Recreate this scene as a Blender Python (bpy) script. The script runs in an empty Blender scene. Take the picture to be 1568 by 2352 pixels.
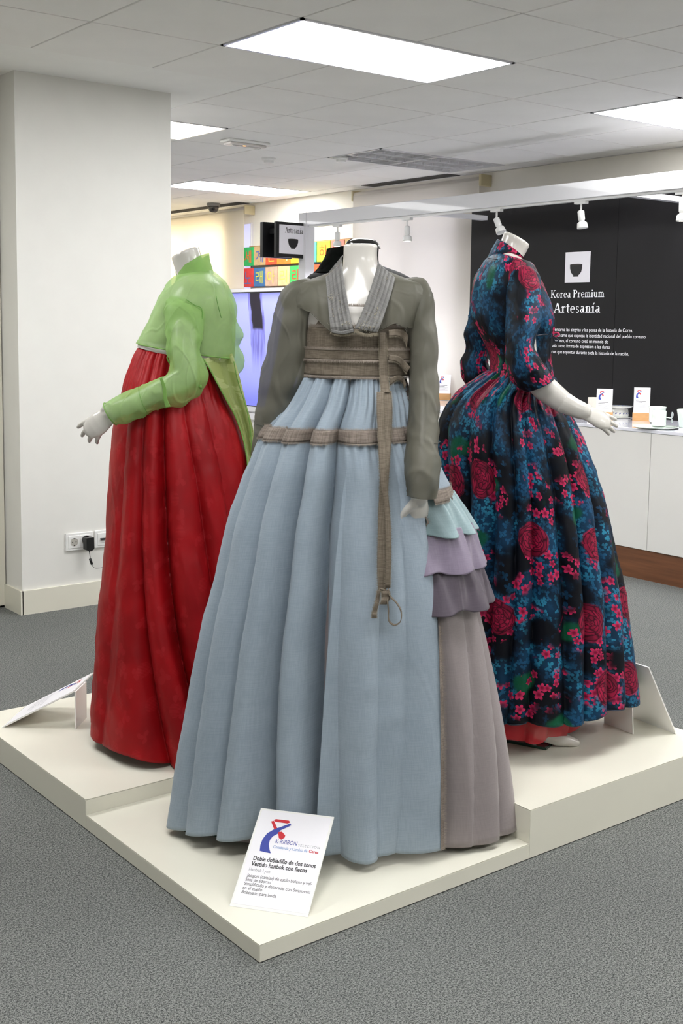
import bpy, bmesh, math, random
import numpy as np
from mathutils import Vector, Matrix, noise
random.seed(7); rng = np.random.RandomState(5)
S = bpy.context.scene; COL = S.collection
# ------------------------------------------------------------ camera
YAW, PITCH, ROLL, FPX, CY = 0.9074, -0.1056, 0.0128, 2705.35, 1033.8
CAM = np.array([-2.777, -3.8396, 1.4623]); H = 2.6495
Ff = np.array([math.cos(YAW)*math.cos(PITCH), math.sin(YAW)*math.cos(PITCH), math.sin(PITCH)])
RH = np.array([math.sin(YAW), -math.cos(YAW), 0.]); u0 = np.cross(RH, Ff)
CR = RH*math.cos(ROLL)+u0*math.sin(ROLL); CU = -RH*math.sin(ROLL)+u0*math.cos(ROLL)
FH = np.array([math.cos(YAW), math.sin(YAW), 0.])
cd = bpy.data.cameras.new('camera'); cam = bpy.data.objects.new('camera', cd); COL.objects.link(cam)
cd.sensor_fit = 'VERTICAL'; cd.sensor_height = 36; cd.sensor_width = 24
cd.lens = FPX/2352*36; cd.shift_y = -(1176-CY)/2352; cd.clip_start = 0.05
cam.matrix_world = Matrix(((CR[0], CU[0], -Ff[0], CAM[0]), (CR[1], CU[1], -Ff[1], CAM[1]), (CR[2], CU[2], -Ff[2], CAM[2]), (0, 0, 0, 1)))
S.camera = cam
# ------------------------------------------------------------ world and exposure
w = bpy.data.worlds.new('world'); S.world = w; w.use_nodes = True
w.node_tree.nodes['Background'].inputs[0].default_value = (0.8, 0.85, 1, 1)
w.node_tree.nodes['Background'].inputs[1].default_value = 0.15
S.view_settings.view_transform = 'Standard'; S.view_settings.look = 'None'
S.view_settings.exposure = 0.0; S.view_settings.gamma = 1; S.view_settings.use_curve_mapping = False
LAMP = 17.5      # strength of the ceiling diffusers

# ------------------------------------------------------------ helpers: pixels to places
def ray(x, y): return Ff+CR*(x-784)/FPX-CU*(y-CY)/FPX
def PX(x, y, d): r = ray(x, y); return CAM+r*d/(r@FH)
def pz(x, y, z): r = ray(x, y); return CAM+r*(z-CAM[2])/r[2]
def pX(x, y, X): r = ray(x, y); return CAM+r*(X-CAM[0])/r[0]
def pY(x, y, Y): r = ray(x, y); return CAM+r*(Y-CAM[1])/r[1]
def prj(P):
    d = np.asarray(P, float)-CAM; z = d@Ff; return 784+FPX*(d@CR)/z, CY-FPX*(d@CU)/z
# ------------------------------------------------------------ materials
def rgb(h):
    v = [int(h[i:i+2], 16)/255 for i in (0, 2, 4)]
    return tuple(((c/12.92) if c <= .04045 else ((c+.055)/1.055)**2.4) for c in v)+(1,)
class NT:
    def __init__(s, m): s.t = m.node_tree; s.n = s.t.nodes; s.l = s.t.links
    def add(s, k, **kw):
        n = s.n.new(k)
        for a, b in kw.items(): setattr(n, a, b)
        return n
    def put(s, v, sock):
        if isinstance(v, (int, float, tuple)): sock.default_value = v
        else: s.l.new(v, sock)
    def m(s, op, a, b=0., c=0.):
        n = s.add('ShaderNodeMath', operation=op)
        s.put(a, n.inputs[0]); s.put(b, n.inputs[1]); s.put(c, n.inputs[2]); return n.outputs[0]
    def vm(s, op, a, b=(0, 0, 0)):
        n = s.add('ShaderNodeVectorMath', operation=op); s.put(a, n.inputs[0]); s.put(b, n.inputs[1]); return n.outputs[0]
    def mix(s, f, a, b):
        n = s.add('ShaderNodeMix', data_type='RGBA'); s.put(f, n.inputs[0]); s.put(a, n.inputs[6]); s.put(b, n.inputs[7]); return n.outputs[2]
    def ramp(s, v, a, b, lo=0., hi=1.):
        n = s.add('ShaderNodeMapRange', interpolation_type='SMOOTHSTEP'); s.put(v, n.inputs[0])
        for i, x in enumerate((a, b, lo, hi)): n.inputs[i+1].default_value = x
        return n.outputs[0]
    def noise(s, v, sc, det=2., rough=.5):
        n = s.add('ShaderNodeTexNoise'); s.put(v, n.inputs['Vector']); n.inputs['Scale'].default_value = sc
        n.inputs['Detail'].default_value = det; n.inputs['Roughness'].default_value = rough; return n.outputs[0]
    def uv(s, sc=(1, 1, 1)):
        n = s.add('ShaderNodeUVMap'); m = s.add('ShaderNodeMapping'); s.l.new(n.outputs[0], m.inputs[0]); m.inputs[3].default_value = sc; return m.outputs[0]
    def obj(s, sc=(1, 1, 1)):
        n = s.add('ShaderNodeTexCoord'); m = s.add('ShaderNodeMapping'); s.l.new(n.outputs['Object'], m.inputs[0]); m.inputs[3].default_value = sc; return m.outputs[0]
    def sep(s, v):
        n = s.add('ShaderNodeSeparateXYZ'); s.l.new(v, n.inputs[0]); return n.outputs
MATS = {}
def mat(name, color, rough=.6, metal=0, var=0, vsc=8, grain=0, gsc=300, bump=0, bsc=200, alpha=0, emit=0, spec=.5, sheen=0, coat=0, trans=0, uvs=None, build=None, bdist=.001):
    if name in MATS: return MATS[name]
    m = bpy.data.materials.new(name); m.use_nodes = True; MATS[name] = m
    t = NT(m); p = t.n['Principled BSDF']; c = rgb(color) if isinstance(color, str) else color
    p.inputs['Roughness'].default_value = rough; p.inputs['Metallic'].default_value = metal
    p.inputs['Specular IOR Level'].default_value = spec; p.inputs['Sheen Weight'].default_value = sheen; p.inputs['Coat Weight'].default_value = coat
    co = t.uv(uvs) if uvs else t.obj()
    col = None
    if build: col = build(t, co)
    else:
        col = c
        v1 = t.noise(co, vsc, 4.)
        a = tuple(x*(1-var) for x in c[:3])+(1,); b = tuple(min(1, x*(1+var)) for x in c[:3])+(1,)
        col = t.mix(t.ramp(v1, .3, .7), a, b)
        if grain:
            g = t.noise(co, gsc, 2.)
            col = t.mix(t.ramp(g, .3, .7, 0, grain), col, tuple(x*.35 for x in c[:3])+(1,))
    t.put(col, p.inputs['Base Color'])
    if bump:
        bn = t.add('ShaderNodeBump'); bn.inputs['Strength'].default_value = bump; bn.inputs['Distance'].default_value = bdist
        t.l.new(t.noise(co, bsc, 3.), bn.inputs['Height']); t.l.new(bn.outputs[0], p.inputs['Normal'])
    if emit: t.put(col, p.inputs['Emission Color']); p.inputs['Emission Strength'].default_value = emit
    out = t.n['Material Output']; sh = p.outputs[0]
    if trans:
        tr = t.add('ShaderNodeBsdfTranslucent'); t.put(col, tr.inputs[0]); mx = t.add('ShaderNodeMixShader'); mx.inputs[0].default_value = trans
        t.l.new(sh, mx.inputs[1]); t.l.new(tr.outputs[0], mx.inputs[2]); sh = mx.outputs[0]
    if alpha:
        tp = t.add('ShaderNodeBsdfTransparent'); mx = t.add('ShaderNodeMixShader'); mx.inputs[0].default_value = alpha
        t.l.new(sh, mx.inputs[1]); t.l.new(tp.outputs[0], mx.inputs[2]); sh = mx.outputs[0]
    t.l.new(sh, out.inputs[0]); return m
def weave(base, dark, amt=.5, su=260, sv=260):
    def f(t, co):
        n = t.add('ShaderNodeMapping'); t.l.new(co, n.inputs[0]); n.inputs[3].default_value = (su, sv*.06, 1)
        n2 = t.add('ShaderNodeMapping'); t.l.new(co, n2.inputs[0]); n2.inputs[3].default_value = (su*.06, sv, 1)
        a = t.noise(n.outputs[0], 1., 2.); b = t.noise(n2.outputs[0], 1., 2.)
        s = t.m('ADD', a, b); lo = t.noise(co, 6., 4.)
        k = t.ramp(s, .75, 1.25, 0, amt)
        k2 = t.m('ADD', k, t.ramp(lo, .35, .65, 0, amt*.5))
        return t.mix(k2, rgb(base), rgb(dark))
    return f
def voro(t, co, scale, off=(0, 0, 0), rnd=1.):
    m = t.add('ShaderNodeMapping'); t.l.new(co, m.inputs[0]); m.inputs[3].default_value = (scale, scale, 1); m.inputs[1].default_value = off
    v = t.add('ShaderNodeTexVoronoi', voronoi_dimensions='2D'); t.l.new(m.outputs[0], v.inputs['Vector']); v.inputs['Scale'].default_value = 1; v.inputs['Randomness'].default_value = rnd
    loc = t.vm('SUBTRACT', m.outputs[0], v.outputs['Position']); x, y, _ = t.sep(loc)
    cr = t.sep(v.outputs['Color']); ang = t.m('ADD', t.m('ARCTAN2', y, x), t.m('MULTIPLY', cr[0], 6.28))
    r = t.m('SQRT', t.m('ADD', t.m('MULTIPLY', x, x), t.m('MULTIPLY', y, y)))
    return r, ang, cr
def petals(t, co, scale, n, R, off=(0, 0, 0), keep=.5, sharp=.5):
    r, ang, cr = voro(t, co, scale, off, .9)
    pet = t.m('ABSOLUTE', t.m('COSINE', t.m('MULTIPLY', ang, n/2)))
    b = t.m('MULTIPLY', t.m('ADD', 1-sharp, t.m('MULTIPLY', pet, sharp)), t.m('MULTIPLY', t.m('ADD', .7, t.m('MULTIPLY', cr[2], .4)), R))
    k = t.ramp(t.m('SUBTRACT', b, r), 0., .03)
    return t.m('MULTIPLY', k, t.m('LESS_THAN', cr[1], keep)), r
def floral(t, co):
    wob = t.noise(co, 9., 3.); big = t.noise(co, 5.5, 3.); mid = t.noise(co, 13., 2.); d = t.add('ShaderNodeTexNoise'); t.l.new(co, d.inputs[0]); d.inputs['Scale'].default_value = 14.
    cw = t.vm('ADD', co, t.vm('MULTIPLY', d.outputs[1], (.012, .012, 0)))
    col = t.mix(t.ramp(big, .42, .62), rgb('080b14'), rgb('123a58'))
    k, r = petals(t, cw, 52, 3, .62, keep=.85, sharp=.75)
    leafc = t.mix(t.ramp(wob, .4, .65), rgb('1c4f74'), rgb('2f86a6'))
    col = t.mix(t.m('MULTIPLY', k, t.ramp(big, .45, .55)), col, leafc)
    k, r = petals(t, cw, 33, 4, .55, off=(3, 8, 0), keep=.6, sharp=.8)
    col = t.mix(t.m('MULTIPLY', k, t.ramp(mid, .45, .6, 0, .8)), col, rgb('14405f'))
    col = t.mix(t.ramp(t.noise(co, 7.3, 1.), .62, .68, 0, .85), col, rgb('0f5a3c'))
    sprig = t.ramp(t.noise(t.vm('ADD', co, (7.1, 3.3, 0)), 6.5, 2.), .49, .55)
    k, r = petals(t, cw, 30, 5, .50, off=(5, 1, 0), keep=.8, sharp=.5)
    pk = t.mix(t.ramp(r, .05, .35), rgb('7c1034'), rgb('d03062'))
    col = t.mix(t.m('MULTIPLY', k, sprig), col, pk)
    # large roses: ruffled rings of petals
    cw2 = t.vm('ADD', co, t.vm('MULTIPLY', d.outputs[1], (.03, .03, 0)))
    r, ang, cr = voro(t, cw2, 4.6, (1.3, .7, 0), .75)
    k = t.m('MULTIPLY', t.ramp(r, .27, .24), t.m('LESS_THAN', cr[1], .5))
    cb = t.add('ShaderNodeCombineXYZ'); t.l.new(t.m('MULTIPLY', ang, .95), cb.inputs[0]); t.l.new(t.m('ADD', t.m('MULTIPLY', r, 19.), t.m('MULTIPLY', t.noise(co, 26., 2.), 1.2)), cb.inputs[1])
    vp = t.add('ShaderNodeTexVoronoi', voronoi_dimensions='2D', feature='DISTANCE_TO_EDGE'); t.l.new(cb.outputs[0], vp.inputs['Vector']); vp.inputs['Scale'].default_value = 1.15
    vq = t.add('ShaderNodeTexVoronoi', voronoi_dimensions='2D'); t.l.new(cb.outputs[0], vq.inputs['Vector']); vq.inputs['Scale'].default_value = 1.15
    wv = t.m('MULTIPLY', t.ramp(vp.outputs['Distance'], .0, .22, 0, 1), t.m('ADD', .45, t.m('MULTIPLY', t.sep(vq.outputs['Color'])[0], .6)))
    rc = t.mix(wv, rgb('3e081e'), rgb('b02048'))
    rc = t.mix(t.ramp(t.noise(co, 30., 2.), .35, .6, .45, 0), rc, rgb('2c0614'))
    col = t.mix(k, col, rc)
    return col
def brocade(t, co):
    lo = t.noise(co, 5., 3.)
    col = t.mix(t.ramp(lo, .3, .7), rgb('8e0810'), rgb('a80c15'))
    r, ang, cr = voro(t, co, 7.5, rnd=.35)
    stripes = t.ramp(t.m('SINE', t.m('MULTIPLY', t.sep(co)[1], 1500.)), -.2, .2)
    k = t.m('MULTIPLY', t.m('LESS_THAN', r, .17), stripes)
    col = t.mix(t.m('MULTIPLY', k, .34), col, rgb('bd2a30'))
    d = t.add('ShaderNodeTexNoise'); t.l.new(co, d.inputs[0]); d.inputs['Scale'].default_value = 24.
    k2, _ = petals(t, t.vm('ADD', co, t.vm('MULTIPLY', d.outputs[1], (.03, .03, 0))), 15, 3, .42, off=(.5, .4, 0), keep=.6, sharp=.8)
    return t.mix(t.m('MULTIPLY', k2, .3), col, rgb('bd2a30'))
def brocade_olive(t, co):
    d = t.add('ShaderNodeTexNoise'); t.l.new(co, d.inputs[0]); d.inputs['Scale'].default_value = 24.
    k2, _ = petals(t, t.vm('ADD', co, t.vm('MULTIPLY', d.outputs[1], (.05, .05, 0))), 20, 3, .5, keep=.7, sharp=.85)
    return t.mix(t.m('MULTIPLY', k2, .6), rgb('a8b56e'), rgb('cdd79a'))
def carpet(t, co):
    a = t.noise(co, 190., 3., .7); b = t.noise(co, 1.5, 3.); e = t.noise(co, 380., 2.)
    s = t.m('ADD', t.m('MULTIPLY', a, .65), t.m('MULTIPLY', e, .35))
    c = t.mix(t.ramp(s, .36, .64), rgb('3e4140'), rgb('9a9c98'))
    return t.mix(t.ramp(b, .3, .7, 0, .14), c, rgb('585c5e'))
def woodf(t, co):
    m = t.add('ShaderNodeMapping'); t.l.new(co, m.inputs[0]); m.inputs[3].default_value = (60, 3, 60)
    return t.mix(t.noise(m.outputs[0], 1., 5.), rgb('4a2c1c'), rgb('8b5a3a'))
def oakf(t, co):
    m = t.add('ShaderNodeMapping'); t.l.new(co, m.inputs[0]); m.inputs[3].default_value = (20, 20, 160)
    return t.mix(t.noise(m.outputs[0], 1., 4.), rgb('c08a50'), rgb('e0b27c'))
def screenf(t, co):
    x, y, _ = t.sep(co)   # uv 0..1 : a bluish scan of ink running down paper
    wob = t.m('MULTIPLY', t.m('SUBTRACT', t.noise(co, 5., 3.), .5), .05)
    xx = t.m('ADD', x, wob)
    d = t.m('SUBTRACT', .5, t.m('ABSOLUTE', t.m('SUBTRACT', t.m('DIVIDE', x, 1.), .5)))
    bg = t.mix(t.m('ADD', t.m('MULTIPLY', y, .4), t.m('MULTIPLY', t.noise(co, 2., 2.), .5)), rgb('6a70c8'), rgb('b3b8f4'))
    bg = t.mix(t.ramp(y, .22, 0, 0, .55), bg, rgb('464bb0'))
    bg = t.mix(t.ramp(y, .9, 1, 0, .4), bg, rgb('4c50b8'))
    c0 = t.m('ADD', .46, t.m('MULTIPLY', t.m('SUBTRACT', 1., y), .08))
    dx = t.m('ABSOLUTE', t.m('SUBTRACT', xx, c0))
    st = t.m('SUBTRACT', x, .0)
    streak = t.noise(t.vm('MULTIPLY', co, (90., 3., 1)), 1., 2.)
    k3 = t.m('MULTIPLY', t.ramp(dx, .085, .07), t.m('MULTIPLY', t.ramp(y, .25, .55), t.ramp(streak, .35, .6, .25, .9)))
    col = t.mix(t.m('MULTIPLY', k3, .8), bg, rgb('3b2f8e'))
    k1 = t.m('MULTIPLY', t.ramp(dx, .062, .050), t.ramp(t.m('ADD', y, wob), .66, .69))
    col = t.mix(k1, col, rgb('0a0620'))
    return col

M_wall = mat('wall_paint', 'e9e8e3', .85, var=.01, bump=.05, bsc=250)
M_wallw = mat('warm_wall_paint', 'efebe0', .85, var=.01, bump=.05, bsc=250)
M_ceil = mat('ceiling_plaster', 'f9f9f7', .9, var=.01)
M_tile = mat('mineral_tile', 'f9f8f6', .95, var=.015, vsc=3, grain=.05, gsc=420, bump=.25, bsc=400)
M_tbar = mat('white_grid_metal', 'd2d0cc', .5)
M_carpet = mat('grey_carpet', '808080', .95, build=carpet, bump=.9, bsc=320, bdist=.004, spec=.1)
M_lam = mat('cream_laminate', 'e6e3d4', .38, var=.008, spec=.4)
M_core = mat('brown_edge', '6b5848', .8)
M_gloss = mat('white_gloss_laminate', 'eceae6', .12, coat=.5)
M_white = mat('white_plastic', 'f0f0ee', .3)
M_acr = mat('white_acrylic', 'f4f3f0', .15, coat=.6)
M_paper = mat('printed_paper', 'eeecf0', .6)
M_mann = mat('glossy_mannequin_white', 'cdc9c2', .28, coat=.35, var=.01)
M_blackm = mat('glossy_black', '08080a', .12, coat=.7)
M_velvet = mat('black_velvet', '070a08', .95, spec=.1, var=.3, vsc=40)
M_red = mat('red_brocade', 'a80c14', .5, build=brocade, uvs=(1, 1, 1), spec=.25, trans=.08, bump=.15, bsc=500)
M_green = mat('sheer_green_organza', 'a4cc7c', .5, var=.07, vsc=14, spec=.2, alpha=.36, trans=.25, bump=.3, bsc=500)
M_gcuff = mat('green_organza_doubled', '90bd66', .5, var=.07, vsc=14, spec=.2, alpha=.12, trans=.2, bump=.3, bsc=500)
M_gseam = mat('green_seam', '5c9438', .7)
M_sash = mat('olive_brocade', 'a9b76a', .4, build=brocade_olive, uvs=(1, 1, 1), alpha=.08, trans=.2)
M_blue = mat('blue_linen', '94acbd', .8, build=weave('a6b4c0', '8595a4', .3, 420, 420), uvs=(1, 1, 1), sheen=.15, trans=.12, bump=.35, bsc=700)
M_blue2 = mat('pale_teal_silk', '9fb9bd', .4, build=weave('93abaf', '7b9398', .4, 420, 420), uvs=(1, 1, 1), sheen=.2)
M_lilac = mat('lilac_silk', '9a8fa4', .4, build=weave('8d8195', '766b80', .4, 420, 420), uvs=(1, 1, 1), sheen=.2)
M_plum = mat('dark_plum_silk', '5f5663', .4, build=weave('584e5a', '463e49', .4, 420, 420), uvs=(1, 1, 1), sheen=.2)
M_mauve = mat('mauve_silk', '93898c', .5, build=weave('968c8c', '82787a', .35, 420, 420), uvs=(1, 1, 1), sheen=.2)
M_grey = mat('sheer_grey_silk', '6a685c', .5, var=.08, vsc=9, alpha=.22, trans=.12, bump=.3, bsc=600, spec=.3)
M_greyp = mat('pleated_grey_silk', '6e6d6b', .5, build=weave('787774', '5a5957', .8), uvs=(1, 1, 1), sheen=.2)
M_brown = mat('raw_brown_linen', '7b7061', .85, build=weave('83786a', '655b4d', .8), uvs=(1, 1, 1), bump=.5, bsc=700)
M_trim = mat('frayed_taupe_trim', '8f8378', .85, build=weave('968a80', '70655c', .8), uvs=(1, 1, 1), bump=.5, bsc=700)
M_fray = mat('loose_threads', '8d8472', .9, var=.2)
M_frayl = mat('pale_loose_threads', 'a89c90', .9, var=.2)
M_flor = mat('floral_print_organza', '203040', .55, build=floral, uvs=(1, 1, 1), spec=.2, alpha=.02, trans=.06)
M_florh = mat('hem_band_navy', '101c30', .5, var=.3, vsc=30)
M_pett = mat('red_net_petticoat', 'c01426', .6, alpha=.22, var=.1, trans=.2)
M_crys = mat('crystal', 'f4ecd8', .05, metal=.85)
M_glass = mat('base_glass', '9fb0ad', .03, metal=.85, spec=1.)
M_glasse = mat('glass_green_edge', '173a2c', .1, coat=.5)
M_diff = mat('lamp_diffuser', 'ffffff', .5, emit=LAMP)
M_black = mat('black_plastic', '101012', .35)
M_panel = mat('satin_black_panel', '100f12', .5, var=.04, spec=.35)
M_blind = mat('blind_fabric', 'ebe7e0', .9, bump=.1, bsc=600, trans=.45)
M_bglow = mat('blind_backlight', 'e8ecff', .2, emit=2.2)  # glow for the pane added behind the middle blind
M_bglow2 = mat('bright_blind_backlight', 'fffaf0', .2, emit=6)  # stronger glow for the pane added behind the cream blind
M_bone = mat('cream_bracket', 'c9bd98', .5)
M_dark = mat('dark_slot', '4a4946', .8)
M_frame = mat('white_powder_metal', 'e4e4e8', .3, coat=.3)
M_wood = mat('walnut_plinth', '6b4630', .45, build=woodf)
M_oak = mat('oak_block', 'cf9e66', .5, build=oakf)
M_porc = mat('porcelain', 'eef0ea', .12, coat=.6)
M_celad = mat('pale_celadon', 'e2eee2', .15, coat=.6)
M_cobalt = mat('cobalt_paint', '2f4294', .3)
M_ink = mat('print_black', '2a2a2c', .6)
M_inkg = mat('print_grey', '8a8a90', .6)
M_inkb = mat('print_blue', '33429c', .6)
M_inklb = mat('print_light_blue', '8aa4cc', .6)
M_inkr = mat('print_red', 'c81e2c', .6)
M_lett = mat('white_letters', 'f2f2f6', .5, emit=.25)
M_screen = mat('lit_screen', '8890e0', .3, build=screenf, uvs=(1, 1, 1), emit=.85)
M_win = mat('lilac_window_light', 'b9bdf0', .4, emit=.7)
M_seam = mat('seam_thread', '4a4a44', .8)
M_bulb = mat('spot_bulb', 'fff6e8', .3, emit=30)
# ------------------------------------------------------------ helpers: objects
def link(o, parent=None):
    COL.objects.link(o)
    if parent: o.parent = parent; o.matrix_parent_inverse = Matrix.Identity(4)
    return o
def off_of(parent):
    v = Vector((0, 0, 0))
    while parent: v += parent.location; parent = parent.parent
    return v
def mk(name, vs, fs, m, parent=None, smooth=False, uv=None, loc=None):
    """one mesh object; vertices given in world space"""
    me = bpy.data.meshes.new(name); o = bpy.data.objects.new(name, me)
    base = off_of(parent)
    vs = np.asarray(vs, float)
    if loc is not None: o.location = Vector(loc)-base; base = Vector(loc)
    elif parent is None and len(vs):
        mn = vs.min(0); mx = vs.max(0); base = Vector(((mn[0]+mx[0])/2, (mn[1]+mx[1])/2, mn[2])); o.location = base
    me.from_pydata((vs-np.array(base)).tolist(), [], [list(map(int, f)) for f in fs]); me.materials.append(m)
    if uv is not None:
        l = me.uv_layers.new(name='UVMap'); idx = np.zeros(len(me.loops), int); me.loops.foreach_get('vertex_index', idx)
        l.data.foreach_set('uv', np.asarray(uv, float)[idx].ravel())
    if smooth: me.polygons.foreach_set('use_smooth', [True]*len(me.polygons))
    me.update(); return link(o, parent)
def tag(o, label, cat, group=None, kind=None):
    if label: o['label'] = label
    if cat: o['category'] = cat
    if group: o['group'] = group
    if kind: o['kind'] = kind
    return o
def thing(name, loc, label, cat, group=None):
    o = bpy.data.objects.new(name, None); o.empty_display_size = .1; o.location = Vector(loc); COL.objects.link(o); return tag(o, label, cat, group)
class MB:
    def __init__(s): s.v = []; s.f = []
    def add(s, vs, fs):
        n = len(s.v); s.v += [tuple(v) for v in vs]; s.f += [tuple(i+n for i in f) for f in fs]; return s
    def box(s, a, b, M=None, bev=0):
        x0, y0, z0 = [min(p, q) for p, q in zip(a, b)]; x1, y1, z1 = [max(p, q) for p, q in zip(a, b)]
        if bev:
            bm = bmesh.new(); bmesh.ops.create_cube(bm, size=1)
            for v in bm.verts: v.co = Vector(((x0+x1)/2+v.co.x*(x1-x0), (y0+y1)/2+v.co.y*(y1-y0), (z0+z1)/2+v.co.z*(z1-z0)))
            bmesh.ops.bevel(bm, geom=bm.edges[:]+bm.verts[:], offset=bev, segments=2, affect='EDGES', profile=.5)
            vs = [v.co.copy() for v in bm.verts]; fs = [[v.index for v in f.verts] for f in bm.faces]; bm.free()
        else:
            vs = [Vector(p) for p in ((x0, y0, z0), (x1, y0, z0), (x1, y1, z0), (x0, y1, z0), (x0, y0, z1), (x1, y0, z1), (x1, y1, z1), (x0, y1, z1))]
            fs = [(0, 3, 2, 1), (4, 5, 6, 7), (0, 1, 5, 4), (1, 2, 6, 5), (2, 3, 7, 6), (3, 0, 4, 7)]
        if M is not None: vs = [M@v for v in vs]
        return s.add(vs, fs)
    def lathe(s, prof, M=None, n=32):
        vs = []; fs = []
        for r, z in prof:
            for k in range(n): a = 2*math.pi*k/n; vs.append(Vector((r*math.cos(a), r*math.sin(a), z)))
        for i in range(len(prof)-1):
            for k in range(n): k2 = (k+1) % n; fs.append((i*n+k, i*n+k2, (i+1)*n+k2, (i+1)*n+k))
        fs.append(tuple(range(n-1, -1, -1))); fs.append(tuple((len(prof)-1)*n+k for k in range(n)))
        if M is not None: vs = [M@v for v in vs]
        return s.add(vs, fs)
    def tube(s, pts, rad, n=12, cap=True, flat=None):
        """tapered tube along pts; rad number or list; flat=(vector, factor) squashes along a direction"""
        P = [Vector(p) for p in pts]; R = rad if hasattr(rad, '__len__') else [rad]*len(P)
        vs = []; fs = []; prev = None
        for i, p in enumerate(P):
            t = (P[min(i+1, len(P)-1)]-P[max(i-1, 0)]).normalized()
            if prev is None: a = t.orthogonal().normalized()
            else: a = (prev-t*prev.dot(t)).normalized()
            prev = a; b = t.cross(a)
            for k in range(n):
                q = (a*math.cos(2*math.pi*k/n)+b*math.sin(2*math.pi*k/n))*R[i]
                if flat: fv = Vector(flat[0]); q -= fv*q.dot(fv)*(1-flat[1])
                vs.append(p+q)
        for i in range(len(P)-1):
            for k in range(n): k2 = (k+1) % n; fs.append((i*n+k, i*n+k2, (i+1)*n+k2, (i+1)*n+k))
        if cap: fs.append(tuple(range(n-1, -1, -1))); fs.append(tuple((len(P)-1)*n+k for k in range(n)))
        return s.add(vs, fs)
    def build(s, name, m, parent=None, smooth=False): return mk(name, s.v, s.f, m, parent, smooth)
def capsule(pts, rad):
    """rounded ends for a tube: extra rings at both tips"""
    P = [Vector(p) for p in pts]; R = list(rad)
    a = (P[0]-P[1]).normalized(); b = (P[-1]-P[-2]).normalized()
    pre = [(P[0]+a*R[0]*.95, R[0]*.3), (P[0]+a*R[0]*.7, R[0]*.72)]; post = [(P[-1]+b*R[-1]*.7, R[-1]*.72), (P[-1]+b*R[-1]*.95, R[-1]*.3)]
    L = pre+list(zip(P, R))+post
    return [l[0] for l in L], [l[1] for l in L]
def remesh(name, mb, m, parent, voxel, sm=4):
    o = mk(name, mb.v, mb.f, m, parent)
    md = o.modifiers.new('r', 'REMESH'); md.mode = 'VOXEL'; md.voxel_size = voxel; md.use_smooth_shade = True
    if sm: s = o.modifiers.new('s', 'SMOOTH'); s.iterations = sm; s.factor = .5
    dg = bpy.context.evaluated_depsgraph_get(); dg.update(); me = bpy.data.meshes.new_from_object(o.evaluated_get(dg))
    o.modifiers.clear(); old = o.data; o.data = me; me.name = name; bpy.data.meshes.remove(old)
    me.polygons.foreach_set('use_smooth', [True]*len(me.polygons))
    if not me.materials: me.materials.append(m)
    return o
def textmesh(body, size, align='LEFT', bold=0, spacing=1., lsp=1., shear=0):
    c = bpy.data.curves.new('t', 'FONT'); c.body = body; c.size = size; c.align_x = align; c.offset = bold; c.space_character = spacing; c.space_line = lsp; c.shear = shear
    c.resolution_u = 3; o = bpy.data.objects.new('t', c); COL.objects.link(o)
    dg = bpy.context.evaluated_depsgraph_get(); dg.update(); me = bpy.data.meshes.new_from_object(o.evaluated_get(dg))
    vs = [tuple(v.co) for v in me.vertices]; fs = [tuple(p.vertices) for p in me.polygons]
    bpy.data.objects.remove(o); bpy.data.curves.remove(c); bpy.data.meshes.remove(me); return vs, fs
class Plane:
    """a flat board in space: origin (its top left corner), x to the right and y down, in metres"""
    def __init__(s, o, x, y):
        s.o = Vector(o); s.x = Vector(x).normalized(); s.y = Vector(y).normalized(); s.n = s.y.cross(s.x).normalized()
    def at(s, u, v, h=0): return s.o+s.x*u+s.y*v+s.n*h
    def poly(s, name, pts, m, parent, h=.0006):
        vs = [s.at(u, v, h) for u, v in pts]; return mk(name, vs, [tuple(range(len(pts)))], m, parent)
    def slab(s, name, u0, v0, u1, v1, h0, h1, m, parent=None, bev=.0):
        M = Matrix(((s.x.x, s.y.x, s.n.x, s.o.x), (s.x.y, s.y.y, s.n.y, s.o.y), (s.x.z, s.y.z, s.n.z, s.o.z), (0, 0, 0, 1)))
        return MB().box((u0, v0, h0), (u1, v1, h1), M, bev).build(name, m, parent)
    def text(s, name, body, u, v, size, m, parent, h=.0008, width=None, **k):
        vs, fs = textmesh(body, size, **k)
        if width: x_ = max(q[0] for q in vs); vs = [(q[0]*width/x_, q[1], q[2]) for q in vs]
        return mk(name, [s.at(u+a, v-b, h) for a, b, _ in vs], fs, m, parent)
def cr_interp(K, t):
    """Catmull-Rom through rows K (n,k) at parameters t in 0..1 (uniform)"""
    n = len(K)-1; x = np.clip(np.asarray(t)*n, 0, n-1e-9); i = x.astype(int); f = (x-i)[:, None]
    g = lambda j: K[np.clip(j, 0, n)]
    p0, p1, p2, p3 = g(i-1), g(i), g(i+1), g(i+2)
    p0 = np.where((i == 0)[:, None], 2*p1-p2, p0); p3 = np.where((i == n-1)[:, None], 2*p2-p1, p3)
    return .5*((2*p1)+(p2-p0)*f+(2*p0-5*p1+4*p2-p3)*f*f+(3*p1-p0-3*p2+p3)*f**3)
CREASE = .32
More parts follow.
